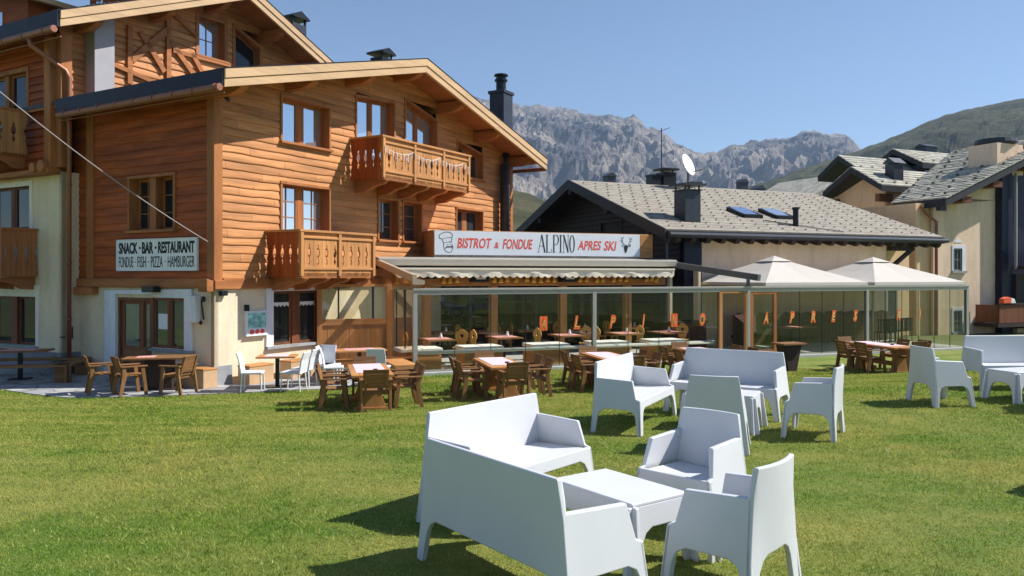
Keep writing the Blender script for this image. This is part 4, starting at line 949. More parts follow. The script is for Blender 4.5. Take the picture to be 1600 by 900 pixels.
# things standing on the shingle roof
b = MB(); y = 1.55; x = .95
b.box((1.5, 1.0, 4.3), (2.2, 1.7, 5.85)); c = b.build('chimney', darkgrey, r4, bevel=.01)
b = MB(); b.box((1.35, .85, 6.02), (2.35, 1.85, 6.10))
for xx in (1.52, 2.13):
    for yy in (1.02, 1.63): b.box((xx, yy, 5.84), (xx + .05, yy + .05, 6.03))
b.build('chimney_cap', darkgrey, c)
b = MB(); b.box((1.45, .95, 5.85), (2.25, 1.75, 5.89)); b.build('chimney_rim', darkgrey, c)
for (x, y0, wd, lb) in ((5.0, 1.9, .95, None), (6.65, 1.9, .95, 'open skylight showing its pale sash')):
    y1 = y0 + 1.1; b = MB(); zz_ = lambda y: zf4(y) + .03
    for (a0, a1, b0, b1) in ((x, x + wd, y0, y0 + .09), (x, x + wd, y1 - .09, y1), (x, x + .09, y0, y1), (x + wd - .09, x + wd, y0, y1)):
        b.prism([(b0, zz_(b0) - .02), (b1, zz_(b1) - .02), (b1, zz_(b1) + .13), (b0, zz_(b0) + .13)], 0, a0, a1)
    sk = b.build('skylight', black, r4)
    if lb: sk['label'] = lb
    b = MB(); b.add([(x + .09, y0 + .09, zz_(y0) + .13), (x + wd - .09, y0 + .09, zz_(y0) + .13), (x + wd - .09, y1 - .09, zz_(y1) + (.13)), (x + .09, y1 - .09, zz_(y1) + .13)], [(0, 1, 2, 3)]); b.build('pane', glass_blue if not lb else glass_sky, sk)
b = MB(); b.tube([(6.75, .95, 4.55), (6.75, .95, 5.3)], .11, 10); b.tube([(6.75, .95, 5.3), (6.75, .95, 5.38)], .15, 10); b.tube([(6.7, .9, 4.68), (8.5, .2, 4.42)], .02, 5); b.tube([(6.7, 1.0, 4.7), (5.6, 1.4, 4.86)], .02, 5); b.build('vent_pipe', black, r4)
for (x, y, wd, h_) in ((1.95, 7.3, .42, .35), (13.0 - 3.6, 7.3, .4, .42), (13.0 - 2.4, 7.6, .5, .2)):
    b = MB(); b.box((x, y, 6.6), (x + wd, y + wd, 6.75 + h_)); b.prism([(x - .06, 6.75 + h_), (x + wd + .06, 6.75 + h_), (x + wd / 2, 6.93 + h_)], 1, y - .06, y + wd + .06); b.build('roof_vent', darkgrey, r4)
b = MB(); b.box((4.35, 7.4, 6.5), (4.85, 7.9, 7.25)); b.box((4.95, 7.35, 6.5), (5.65, 8.0, 7.45)); b.box((4.85, 7.25, 7.55), (5.75, 8.1, 7.63)); b.box((5.0, 7.5, 7.44), (5.05, 7.55, 7.56)); b.box((5.55, 7.5, 7.44), (5.6, 7.55, 7.56)); b.box((4.3, 7.35, 7.25), (4.9, 7.95, 7.31)); b.build('chimney', black, r4)
b = MB(); b.box((6.6, 7.4, 6.5), (7.2, 8.0, 7.1)); b.build('chimney', darkgrey, r4)
ds = thing('satellite_dish', 'round white satellite dish on the ridge of the shingle roof', 'satellite dish', w4(O4, A4, 5.75, 6.6, 6.55), A4)
b = MB(); b.tube([(0, 0, 0), (0, 0, .9)], .035, 8); b.tube([(.03, .05, .8), (.55, -.35, .95)], .02, 6); b.build('mast', darkgrey, ds)
b = MB(); prof = [(r_, .32 * r_ * r_) for r_ in (.02, .16, .32, .44, .53)]
vs = [(r_ * math.cos(a), r_ * math.sin(a), z) for r_, z in prof for a in [k * math.pi / 12 for k in range(24)]]
T_ = Matrix.Translation((-.1, -.05, 1.12)) @ Matrix.Rotation(R(-62), 4, 'Z') @ Matrix.Rotation(R(70), 4, 'Y'); vs = [tuple(T_ @ Vector(v)) for v in vs]
b.add(vs, [(i * 24 + k, i * 24 + (k + 1) % 24, (i + 1) * 24 + (k + 1) % 24, (i + 1) * 24 + k) for i in range(4) for k in range(24)] + [tuple(range(24))])
o = b.build('dish', whitem, ds, smooth=True); so = o.modifiers.new('s', 'SOLIDIFY'); so.thickness = .015
an = thing('aerial', 'thin television aerial mast behind the satellite dish', 'antenna', w4(O4, A4, 5.0, 7.6, 7.4), A4)
b = MB(); b.tube([(0, 0, 0), (0, 0, 2.1)], .022, 6); b.build('mast', black, an)
b = MB(); b.tube([(-.15, 0, 1.9), (.45, 0, 2.15)], .015, 5)
for i in range(5): x = -.05 + i * .11; b.tube([(x, -.16, 1.95 + i * .045), (x, .16, 1.95 + i * .045)], .008, 4)
b.tube([(0, -.2, 1.3), (0, .2, 1.3)], .01, 4); b.build('crossbar', mat('rusty_red', (.25, .07, .06), .6, .1, 4, 0), an)

# ================================================================== RIGHT HAND RESIDENCE
O5 = (19.67, 36.0); A5 = A4
RB = thing('stone_roofed_residence', 'large cream residence with stepped stone slab roofs and dark timber balcony side', 'house', (*O5, 0), A5)
M5 = lambda u, o, z: (u, .8 - o, z)
OW5 = [(1.35, 1.88, 2.9, 3.95), (1.35, 1.88, .05, 1.05)]
b = MB(M5); sheet(b, 0, 4.4, -.5, 6.3, OW5); b.prism([(0, 6.3), (4.4, 6.3), (4.4, 7.65), (0, 5.95)], 1, -.12, 0); b.build('front_wall', plaster_b, RB)
b = MB(); b.box((-.9, 1.0, -.5), (0.12, 1.15, 6.0)); b.box((-.9, 1.15, -.5), (-.75, 8, 6.0)); b.build('recessed_wall', plaster_y, RB)
for i, o_ in enumerate(OW5):
    b = MB(M5); b.box((o_[0] - .12, 0, o_[2] - .12), (o_[1] + .25, .04, o_[3] + .15)); 
    window(RB, M5, o_[0], o_[1], o_[2], o_[3], 1, .08, .0, mat('sage_frame', (.25, .28, .24), .5, .05, 3, 0), glass_mid, 1, False, proud=.05)
    b = MB(M5); b.prism([(o_[0] - .12, o_[2]), (o_[0], o_[2]), (o_[0], o_[3]), (o_[1], o_[3]), (o_[1], o_[2]), (o_[1] + .25, o_[2]), (o_[1] + .25, o_[3] + .15), (o_[0] - .12, o_[3] + .15)], 1, 0, .03); b.build('window_surround', plaster_w, RB)
    b = MB(M5); b.box((o_[0] - .15, 0, o_[2] - .1), (o_[1] + .28, .1, o_[2])); b.build('window_sill', stone, RB)
b = MB(M5); b.prism([(1.42 + .22 + .26 * math.cos(a * .3927), 4.22 + (.16 + .05 * math.cos(a * 1.5)) * math.sin(a * .3927)) for a in range(9)], 1, 0, .015); b.build('painted_ornament', plaster_w, RB)
b = MB(); b.box((4.25, .45, -.5), (5.0, 1.2, 7.9)); b.box((5.0, 1.1, -.5), (14, 1.3, 9.2)); b.build('timber_front', slate_d, RB)
for i in range(8): b = MB(); b.box((4.17, .52, .4 + i * .85), (4.27, .7, .55 + i * .85)); b.build('bracket_block', black, RB)
b = MB(); b.box((4.95, .22, 3.0), (5.02, .34, 7.6)); b.build('downpipe', greypaint, RB)
b = MB(); b.box((5.05, .3, 1.05), (14, 1.15, 2.75)); b.build('glazed_bay', 'darkwood_z', RB)
b = MB(); b.box((5.05, .25, -.5), (14, 1.2, .15)); b.build('base_wall', plaster_y, RB)
# balconies of the residence
b = MB(); b.box((2.6, -.5, .30), (14, .7, .48)); b.build('balcony', 'darkwood_x', RB)
bl = RB_b = bpy.data.objects[RB.name]
b = MB(); b.box((2.72, -.45, .5), (14, -.38, 1.32)); b.box((2.72, -.45, .5), (2.8, .7, 1.32)); b.build('balcony_parapet', 'redwood_z', RB)
b = MB(); b.box((2.68, -.5, 1.33), (14, -.33, 1.40)); b.build('handrail', 'darkwood_x', RB)
b = MB(); b.box((5.0, -.4, 3.0), (14, .6, 3.12)); b.box((5.0, -.4, 3.12), (14, -.34, 4.0)); b.build('upper_balcony', 'darkwood_x', RB)
tg = thing('folded_blanket', 'orange and white blanket draped on the dark balcony rail at far right', 'blanket', w4(O5, A5, 3.35, -.42, 1.4), A5)
b = MB(); b.prism([(-.45, 0), (-.4, .22), (-.1, .3), (.12, .26), (.1, 0)], 1, -.12, .12); b.build('orange_fold', fabric_o, tg, bevel=.02)
b = MB(); b.prism([(.1, 0), (.12, .26), (.35, .2), (.45, .0)], 1, -.11, .11); b.build('white_fold', whitem, tg, bevel=.02)
# main roof
rb1, zf5 = gable_x(RB, 0, 0.1, 0, 1, 0, .1, .05, stoneroof) if False else (None, None)
def roof_y(par, x0, y0, y1, hw, ze, zr, th, cov, guards=1.1, right=True, lap=.3, verge='black_barge', ye=None):
    """roof with its ridge along y; left eave at x0"""
    zf = lambda x: zr - (zr - ze) / hw * abs(x - x0 - hw); x2 = x0 + (2 * hw if right else hw)
    ye = y1 if ye is None else ye
    b = MB(); b.prism([(x0 + hw, zr - .03), (x2, ze - .03), (x2, ze - th), (x0 + hw, zr - th)], 1, y0, y1)
    b.add([(x0, y0, ze - .03), (x0 + hw, y0, zr - .03), (x0 + hw, y1, zr - .03), (x0, ye, ze - .03), (x0, y0, ze - th), (x0 + hw, y0, zr - th), (x0 + hw, y1, zr - th), (x0, ye, ze - th)], [(0, 1, 2, 3), (7, 6, 5, 4), (0, 4, 5, 1), (1, 5, 6, 2), (2, 6, 7, 3), (3, 7, 4, 0)])
    r = b.build('roof', verge, par)
    b = MB(); n = int(math.hypot(hw, zr - ze) / lap); rn = random.Random(3)
    for s_ in ((0, 1) if right else (0,)):
        for i in range(n):
            xa, xb = x0 + hw * i / n, x0 + hw * (i + 1) / n + .05
            za, zb = zf(xa) + .05, zf(min(xb, x0 + hw)) + .01
            k = y0 - .04; yy1 = y1 if s_ else ye + (y1 - ye) * i / n
            while k < yy1:
                wd = rn.uniform(.35, .8); j = rn.uniform(-.012, .02)
                XA, XB = (xa - rn.uniform(0, .05), xb) if not s_ else (2 * (x0 + hw) - xa, 2 * (x0 + hw) - xb)
                b.prism([(XA, za + j), (XB, zb + j), (XB, zb - .04), (XA, za - .06)], 1, k, min(k + wd - .012, yy1 + .04)); k += wd
    cv = b.build('covering', cov, r)
    b = MB()
    for j in range(int(hw / 1.0)):
        for i in range(int((y1 - y0) / guards)):
            x = x0 + .5 + j * 1.0; y = y0 + .4 + i * guards + (guards / 2 if j % 2 else 0)
            if y < ye + (y1 - ye) * (x - x0) / hw: b.box((x - .05, y - .05, zf(x) + .05), (x + .05, y + .05, zf(x) + .14))
    add_to(cv, b, GUARD); return r, zf
r5, zf5 = roof_y(RB, -.35, -.1, 6.6, 9.45, 6.15, 9.85, .38, stoneroof, ye=2.75)
for (x, o_) in ((.9, .0), (3.0, .1), (5.6, .3)):
    b = MB(); b.box((x, .02, zf5(x) - .62 - o_ * .2), (x + .65, .85, zf5(x) - .34)); b.build('purlin_end', 'redwood_y', r5)
b = MB()
for i in range(3): b.box((-.33, .2 + i * .9, 5.62), (.1, .4 + i * .9, 5.85))
b.build('rafter_ends', black, r5)
b = MB(); b.box((4.4, .8, 7.6), (6.3, 2.3, 9.1)); c = b.build('chimney', plaster_b, r5)
b = MB(); b.lathe([(.9, 0), (.95, .08), (.9, .25), (.1, .34)], (5.35, 1.55, 9.14), 18); b.build('chimney_cap', darkgrey, c)
b = MB(); b.tube([(.05, 1.2, 5.75), (-.4, 1.0, 5.5), (.0, .6, 5.2), (.0, .55, -.2)], .06, 8); b.build('downpipe', copper, RB) if False else None
b = MB(); b.tube([(-.75, .85, 5.85), (-.45, .8, 5.5), (.02, .66, 5.15), (.02, .66, -.3)], .07, 8); b.build('downpipe', copper, RB)
# lower left gable with its walls
r6, zf6 = gable_x(RB, -.4, 6.6, 0, 0, 0, 0, 0, stoneroof) if False else (None, None)
def sub_roof(x0, x1, y0, hw, ze, zr, th=.32, gap=.7, wall=True):
    b = MB(); zf = lambda y: zr - (zr - ze) / hw * abs(y - y0 - hw)
    b.prism([(y0, ze), (y0 + hw, zr), (y0 + 2 * hw, ze), (y0 + 2 * hw, ze - th), (y0 + hw, zr - th), (y0, ze - th)], 0, x0, x1); r = b.build('roof', 'black_barge', RB)
    b = MB(); n = max(3, int(math.hypot(hw, zr - ze) / .3)); rn = random.Random(int(x0 * 10) + 5)
    for s_ in (0, 1):
        for i in range(n):
            ya, yb = y0 + hw * i / n, y0 + hw * (i + 1) / n
            za, zb = zf(ya) + .06, zf(yb) + .02
            if s_: ya, yb = 2 * (y0 + hw) - ya, 2 * (y0 + hw) - yb
            k = x0 - .02
            while k < x1:
                wd = rn.uniform(.35, .8); b.prism([(ya, za), (yb, zb), (yb, zb - .05), (ya, za - .06)], 0, k, min(k + wd - .012, x1)); k += wd
    for i in range(int((x1 - x0) / .9)): x = x0 + .4 + i * .9; b.box((x - .05, y0 + .25, zf(y0 + .25) + .05), (x + .05, y0 + .35, zf(y0 + .25) + .15))
    b.build('covering', stoneroof, r); return r
def inv5(X, Y): dx, dy = X - O5[0], Y - O5[1]; return dx * math.cos(A5) + dy * math.sin(A5), -dx * math.sin(A5) + dy * math.cos(A5)
def at5(px_, Y): return inv5((px_ - 800) / 1250 * Y, Y)
zpx = lambda py, Y: EYE + (430 - py) / 1250 * Y
xa, ya = at5(1378, 42.0)
sub_roof(xa, xa + 6.8, ya, 2.04, zpx(289, 42) , zpx(261, 43.9))
xc, yc = at5(1386, 42.6)
b = MB(); b.box((xc, yc, -.5), (xc + 4, yc + .15, 7.2)); b.box((xc, yc, -.5), (xc + .15, yc + 3.6, 7.2)); b.prism([(yc, 7.2), (yc + 1.5, 8.0), (yc + 3.4, 7.2)], 0, xc, xc + .15); b.build('wing_wall', plaster_y, RB)
for y_ in (ya + .2, ya + 3.5):
    b = MB(); b.box((xa + .05, y_, zpx(300, 42) - .45), (xc + .3, y_ + .28, zpx(300, 42) - .05)); b.build('purlin_end', 'redwood_x', RB)
b = MB(); b.box((xa + 1.6, ya + .6, 7.4), (xa + 2.3, ya + 1.2, 8.75)); b.prism([(ya + .5, 8.78), (ya + .9, 9.1), (ya + 1.3, 8.78)], 0, xa + 1.5, xa + 2.4); b.build('chimney', darkgrey, RB)
b = MB(); b.box((xa + 4.9, ya - .5, 6.4), (xa + 5.5, ya + .1, 8.35)); b.prism([(ya - .6, 8.35), (ya - .2, 8.6), (ya + .2, 8.35)], 0, xa + 4.8, xa + 5.6); b.build('chimney', black, RB)
xb, yb_ = at5(1330, 47.0); sub_roof(xb - .6, xb + 4.5, yb_ - 1.2, 1.6, zpx(270, 47), zpx(248, 48.5))
xb, yb_ = at5(1442, 47.0); sub_roof(xb, xb + 5.0, yb_, 2.1, zpx(254, 47), zpx(233, 49))
b = MB(); b.box((xb + .5, yb_ + .4, 6), (xb + 5, yb_ + 3.8, zpx(256, 47))); b.build('dormer_wall', 'darkwood_z', RB)
b = MB(); b.box((xb + .45, yb_ + .6, zpx(268, 47)), (xb + .5, yb_ + 3.4, zpx(256, 47))); b.box((xb + .6, yb_ + .34, zpx(268, 47)), (xb + 3.8, yb_ + .4, zpx(257, 47))); b.build('dormer_glazing', glass_mid, RB)
b = MB(); b.box((xb + 3.3, yb_ + 2.4, 9), (xb + 4.3, yb_ + 3.2, zpx(226, 50))); b.prism([(yb_ + 2.3, zpx(226, 50)), (yb_ + 2.8, zpx(221, 50)), (yb_ + 3.3, zpx(226, 50))], 0, xb + 3.2, xb + 4.4); b.build('chimney', darkgrey, RB)
# far stone roof behind
FB = thing('distant_house', 'partly hidden house with pale stone roof behind the shingle roof', 'house', ((1285 - 800) / 1250 * 55, 55, 0), A5)
b = MB(); b.prism([(-.9, 5), (6, 5), (6, 9.0), (-.9, 8.0)], 1, 0, .3); b.build('wall', plaster_y, FB)
b = MB(); b.prism([(-1.3, 8.2), (1.6, 9.75), (9, 9.6), (9, 9.2), (1.6, 9.4), (-1.3, 7.9)], 1, -.8, 6); b.build('roof', stoneroof, FB)

# plank fence behind the glass on the right
FN = thing('plank_fence', 'dark brown upright plank fence inside the right half of the veranda', 'fence', vw(0, 0), AV)
b = MB()
for i in range(42): x = 12.9 + i * .18; b.box((x, 3.35, .1), (x + .165, 3.38 + .01 * (i % 3), 1.28 + .03 * math.sin(i * 2.1)))
b.build('planks', mat('fence_brown', (.10, .065, .03), .8, .3, 6, .2), FN)
b = MB(); b.box((12.9, 3.40, .4), (20.4, 3.45, .5)); b.build('rail', 'darkwood_x', FN)

# ================================================================== MOUNTAINS
def fbm(x, y, z, o=5):
    return noise.fractal(Vector((x, y, z)), 1.0, 2.1, o)
def interp(P, x):
    if x <= P[0][0]: return P[0][1]
    for (a, b_), (c, d_) in zip(P[:-1], P[1:]):
        if x <= c: return b_ + (d_ - b_) * (x - a) / (c - a)
    return P[-1][1]
def mountain(name, P, yb, yr, zb, m, nu, nv, amp, u0, u1, rough=1.0, fine=1.0, shape=1.0, seed=0):
    """P gives the crest as (azimuth unit u = (X/Y)*1250, elevation unit) pairs; real terrain between base distance yb and crest distance yr"""
    vs = []; us = fr(u0, u1, nu)
    for j in range(nv):
        t = j / (nv - 1); tt = min(t / .86, 1.0)
        for u in us:
            r = u / 1250; dist = yb + (yr - yb) * t
            Xc, Yc = r, 1.0; h = interp(P, u); crest_z = EYE + h / 1250 * yr
            prof = tt ** shape
            if t > .86: prof = 1 - (t - .86) / .14 * .3
            dist2 = dist
            X, Y = r * dist2, dist2
            s = 1 / (yr - yb)
            wx, wy = X * s * 7 * rough, Y * s * 11 * rough
            rid = 1 - abs(fbm(wx, wy * .8, seed, 6)) * 1.6
            rid2 = 1 - abs(fbm(wx * 3.1, wy * 2.4, seed + 7, 7)) * 1.6
            env = math.sin(math.pi * min(1, tt)) ** .7 * .9 + .02
            z = zb + (crest_z - zb) * prof + amp * env * ((rid - .6) * .75 + (rid2 - .6) * .35 * fine)
            if tt >= .97: z += amp * 0.10 * (fbm(u * .06, seed, 3, 6) - .35 * abs(fbm(u * .21, seed, 8, 3))) * fine
            if t <= .86 and tt < .97:
                lim = EYE + (crest_z - EYE) * Y / (yb + (yr - yb) * .86) - amp * .03
                z = min(z, lim)
            vs.append((X, Y, z))
    # crest sits at t=.86: rescale so that the crest keeps its elevation angle
    k = (yb + (yr - yb) * .86) / yr
    vs = [(x, y, zb + (z - zb) * k) for x, y, z in vs]
    fs = [(j * nu + i, j * nu + i + 1, (j + 1) * nu + i + 1, (j + 1) * nu + i) for j in range(nv - 1) for i in range(nu - 1)]
    me = bpy.data.meshes.new(name); me.from_pydata(vs, [], fs); me.materials.append(m)
    o = link(bpy.data.objects.new(name, me)); return tag(o, kind='structure')
def rock_mat(name, cols, gr, gamt, s=.004, slope=.75):
    m, N, L = newmat(name); p = pbsdf(N, L, cols[0], .95, 0, .1)
    n = noisemap(N, L, (1, 1, 1.6), s, 9, .68); r = ramp(N, L, n.outputs[0], [(.36, cols[0]), (.5, cols[1]), (.66, cols[2])])
    ge = N.new('ShaderNodeNewGeometry'); sp = N.new('ShaderNodeSeparateXYZ'); L.new(ge.outputs['Normal'], sp.inputs[0])
    n2 = noisemap(N, L, (1, 1, 1), s * 3.1, 7, .7); ad = N.new('ShaderNodeMath'); ad.operation = 'ADD'; mm = N.new('ShaderNodeMath'); mm.operation = 'MULTIPLY'; mm.inputs[1].default_value = .5
    L.new(n2.outputs[0], mm.inputs[0]); L.new(sp.outputs[2], ad.inputs[0]); L.new(mm.outputs[0], ad.inputs[1])
    rg_ = ramp(N, L, ad.outputs[0], [(slope, (0, 0, 0)), (slope + .16, (gamt,) * 3)])
    mx = N.new('ShaderNodeMix'); mx.data_type = 'RGBA'; L.new(rg_.outputs[0], mx.inputs[0]); L.new(r.outputs[0], mx.inputs[6]); mx.inputs[7].default_value = (*gr, 1)
    L.new(mx.outputs[2], p.inputs['Base Color'])
    n3 = noisemap(N, L, (1, 1, 1), s * 9, 9, .75); bump(N, L, p, n3.outputs[0], 1.0, 18); MATS[name] = m; return m
rock = rock_mat('mountain_rock', [(.07, .07, .085), (.23, .20, .175), (.50, .42, .34)], (.16, .16, .11), .6, .0035, 1.0)
hillm = rock_mat('alpine_meadow', [(.07, .08, .05), (.11, .115, .06), (.17, .165, .09)], (.13, .15, .06), .7, .006, 1.05)
foothill = rock_mat('dry_meadow', [(.12, .13, .06), (.2, .19, .09), (.28, .25, .14)], (.18, .18, .08), .6, .02, 1.0)
Q = lambda L_: [(x - 800, 430 - y) for x, y in L_]
RIDGE = Q([(300, 190), (600, 170), (740, 152), (765, 155), (790, 160), (815, 166), (850, 164), (890, 171), (915, 177), (930, 180), (950, 178), (975, 185), (990, 182), (1003, 190), (1010, 198), (1025, 203), (1040, 208), (1055, 222), (1070, 230), (1090, 238), (1105, 240), (1120, 238), (1145, 227), (1180, 222), (1200, 218), (1235, 215), (1250, 207), (1270, 203), (1285, 207), (1310, 212), (1325, 211), (1333, 218), (1345, 232), (1500, 240), (1900, 245)])
mountain('far_mountain', RIDGE, 1500, 3600, 10, rock, 620, 230, 150, -520, 900, 1.1, 1.0, .9, 1)
HILL = Q([(1050, 330), (1130, 302), (1170, 291), (1200, 283), (1250, 264), (1300, 249), (1350, 231), (1400, 212), (1450, 190), (1500, 172), (1550, 162), (1600, 152), (1700, 135), (1900, 115), (2400, 110)])
mountain('green_hill', HILL, 420, 1300, 2, hillm, 260, 110, 34, 230, 1700, .8, .6, .95, 5)
FOOT = Q([(300, 330), (700, 300), (790, 293), (830, 303), (860, 318), (900, 330), (960, 345), (1060, 360), (1300, 370)])
mountain('grassy_foothill', FOOT, 150, 480, 0, foothill, 160, 50, 9, -520, 500, .8, .5, .95, 9)
# valley sides around the viewer, met in reflections and from the side
def ring(name, a0, a1, r0, r1, h, m, seed, parts=90, rows=26):
    vs = []
    for j in range(rows):
        t = j / (rows - 1)
        for i in range(parts):
            a = R(a0 + (a1 - a0) * i / (parts - 1)); r = r0 + (r1 - r0) * t
            hh = h * (.28 if a > R(2) else 1) if a > R(2) or a < R(-12) else h * (.28 + .72 * (R(2) - a) / R(14))
            z = (hh * (.75 + .5 * noise.noise(Vector((math.cos(a) * 2.2, math.sin(a) * 2.2, seed))))) * t ** 1.1 + 10 * t * fbm(math.cos(a) * 8, math.sin(a) * 8, t * 3 + seed)
            vs.append((r * math.cos(a), r * math.sin(a), z))
    fs = [(j * parts + i, j * parts + i + 1, (j + 1) * parts + i + 1, (j + 1) * parts + i) for j in range(rows - 1) for i in range(parts - 1)]
    me = bpy.data.meshes.new(name); me.from_pydata(vs, [], fs); me.materials.append(m); tag(link(bpy.data.objects.new(name, me)), kind='structure')
ring('valley_hills', -168, 28, 260, 1100, 110, hillm, 2)

# air of the valley: closed box of thin even haze, sky outside it
hz = MB(); hz.box((-2750, -1300, -4), (2750, 3640, 960)); hm = bpy.data.materials.new('valley_haze'); hm.use_nodes = True
hn = hm.node_tree; hn.nodes.clear(); ho = hn.nodes.new('ShaderNodeOutputMaterial'); hv = hn.nodes.new('ShaderNodeVolumePrincipled')
hv.inputs['Color'].default_value = (.48, .68, .97, 1); hv.inputs['Density'].default_value = .00011; hv.inputs['Anisotropy'].default_value = .1
hn.links.new(hv.outputs[0], ho.inputs['Volume']); tag(hz.build('haze', hm), 'thin blue haze filling the valley air', 'haze', kind='stuff')

# ================================================================== FURNITURE
def legstrip(mb, half, zt_of, yfun, th, arch=.30, legw=.055, axis=0, lo=0, zmid=None):
    """panel with two splayed corner legs; runs along axis 0 (x) or 1 (y)"""
    w_ = half
    S = [(-w_, lo), (-w_ + legw * .5, lo), (-w_ + legw, lo), (-w_ + legw + .022, arch - .09), (-w_ + legw + .05, arch - .03), (-w_ + legw + .1, arch)]
    n = 16; mid = [(-w_ + legw + .1 + (2 * w_ - 2 * legw - .2) * i / n, arch) for i in range(1, n)]
    S = S + mid + [(-x, z) for x, z in S[::-1]]
    rows = [lambda zb, zt: zb, lambda zb, zt: max(zb, min(arch + .02, zt - .05)), lambda zb, zt: max(zb, min(zmid or .5, zt - .02)), lambda zb, zt: zt]
    vs = []; nr = len(rows)
    for s_, (u, zb) in enumerate(S):
        zt = zt_of(u)
        for rw in rows:
            z = rw(zb, zt)
            for side in (0, 1):
                fl = .085 * (1 - min(z, .66) / .66); uu = u + (fl if u > 0 else -fl) * (abs(u) / w_) ** 3
                p = yfun(u, z) + (th if side else 0)
                vs.append((uu, p, z) if axis == 0 else (p, uu, z))
    fs = []; k = nr * 2
    for s_ in range(len(S) - 1):
        a, b_ = s_ * k, (s_ + 1) * k
        for r_ in range(nr - 1):
            fs += [(a + 2 * r_, b_ + 2 * r_, b_ + 2 * r_ + 2, a + 2 * r_ + 2), (a + 2 * r_ + 1, a + 2 * r_ + 3, b_ + 2 * r_ + 3, b_ + 2 * r_ + 1)]
        fs += [(a, a + 1, b_ + 1, b_), (a + k - 2, b_ + k - 2, b_ + k - 1, a + k - 1)]
    for a in (0, (len(S) - 1) * k):
        for r_ in range(nr - 1): fs.append((a + 2 * r_, a + 2 * r_ + 2, a + 2 * r_ + 3, a + 2 * r_ + 1))
    mb.add(vs, fs)
def box_seat_mesh(W, D, H, curve):
    w_, d = W / 2, D / 2; b = MB(); t = .034
    # back panel (at +y), leaning slightly outward, curved for the armchair
    yb = lambda x, z: d - t + .03 * (1 - min(z, .66) / .66) + .02 * max(0, z - .45) / .35 + curve * (1 - (x / w_) ** 2) * min(1, max(0, z - .2) / .3) - (curve * .2)
    top = lambda x: .665 if abs(x) > w_ - .028 else H - (.02 if abs(x) > w_ - .05 else 0)
    legstrip(b, w_, lambda x: H - .0 if abs(x) <= w_ - .02 else .63, yb, t, arch=.29, zmid=.6)
    # front apron
    legstrip(b, w_, lambda x: .40, lambda x, z: -d - .03 * (1 - z / .4), t, arch=.30, zmid=.36)
    # arm sides
    for sg in (-1, 1):
        P = [(-d - .03, 0), (-d, .40), (-d + .05, .415), (-d + .10, .615), (d - .0, .635), (d - .0, .40), (d + .03, 0), (d - .025, 0), (d - .05, .20), (d - .075, .255), (d - .13, .285), (-d + .13, .285), (-d + .075, .255), (-d + .05, .20), (-d + .025, 0)]
        n0 = len(b.v); b.prism(P, 0, 0, 1)
        for i in range(n0, len(b.v)):
            x, y, z = b.v[i]; fl = .085 * (1 - z / .66); inn = .042 if z > .42 else t
            b.v[i] = (sg * (w_ + fl - (inn if x > .5 else 0)), y, z)
    # seat
    n0 = len(b.v); nx = 8
    for i in range(nx):
        xa, xb = -w_ + .03 + (W - .06) * i / nx, -w_ + .03 + (W - .06) * (i + 1) / nx
        f = lambda x: .385 - .018 * (1 - (x / w_) ** 2) * (1 if curve else .5)
        b.add([(xa, -d + .03, f(xa) + .012), (xb, -d + .03, f(xb) + .012), (xb, d - .02, f(xb)), (xa, d - .02, f(xa))] + [(xa, -d + .03, f(xa) - .02), (xb, -d + .03, f(xb) - .02), (xb, d - .02, f(xb) - .03), (xa, d - .02, f(xa) - .03)], [(0, 1, 2, 3), (7, 6, 5, 4), (0, 4, 5, 1), (2, 6, 7, 3)])
    return b
def box_table_mesh(W, D, H):
    b = MB(); w_, d, t = W / 2, D / 2, .034
    for y, sg in ((-d, 0), (d - t, 0)): legstrip(b, w_, lambda x: H - .02, (lambda s: lambda x, z: s + (.03 if s > 0 else -.03) * (1 - z / H))(y), t, arch=.27, legw=.07, zmid=.35)
    for x in (-w_, w_ - t): legstrip(b, d, lambda x_: H - .021, (lambda s: lambda x_, z: s + (.03 if s > 0 else -.03) * (1 - z / H))(x), t, arch=.27, legw=.07, axis=1, zmid=.35)
    b.box((-w_ - .002, -d - .002, H - .03), (w_ + .002, d + .002, H)); return b
def single(name, mb, m, label, cat, loc, rz, group=None, bevel=0, z=None):
    o = mb.build(name, m, None, bevel=bevel)
    for p in o.data.polygons: p.use_smooth = True
    o.data.set_sharp_from_angle(angle=R(28)); o.modifiers[0].harden_normals = True
    o.location = (loc[0], loc[1], lawn_z(*loc) - .008 if z is None else z); o.rotation_euler = (0, 0, rz)
    return tag(o, label, cat, group)
def face(fx, fy): return math.atan2(fx, -fy)
gp = 'white plastic box armchairs on the lawn'; gs = 'white plastic box sofas on the lawn'; gt = 'white plastic box tables on the lawn'
sofa0 = single('sofa', box_seat_mesh(1.36, .55, .81, 0), white, 'nearest white plastic box sofa with its back to the camera', 'sofa', (.075, 4.80), face(.8, .6), gs, .011)
chair0 = single('armchair', box_seat_mesh(.54, .52, .80, .045), white, 'white plastic armchair facing the nearest low table, seat toward the camera', 'armchair', (1.335, 5.95), face(-.70, -.714), gp, .011)
table0 = single('low_table', box_table_mesh(.78, .50, .44), white, 'nearest white plastic low table between the two front sofas', 'table', (.71, 5.37), face(.81, .587), gt, .011)
def put(src, loc, rz, label):
    o = dup(src, (loc[0], loc[1], lawn_z(*loc) - .008), rz, label); return o
put(sofa0, (-.0, 6.36), face(.77, -.64), 'white plastic box sofa behind the nearest one, its seat facing right')
put(chair0, (1.30, 4.74), face(-.75, .66), 'nearest white plastic armchair at lower right, seen from its side and back')
put(sofa0, (1.52, 9.78), face(.89, -.45), 'white box sofa of the middle group seen from its left arm')
put(sofa0, (2.80, 10.44), face(-.55, -.835), 'white box sofa of the middle group facing the camera behind the armchairs')
put(chair0, (2.14, 8.42), face(.3, .95), 'middle group white armchair with its back to the camera')
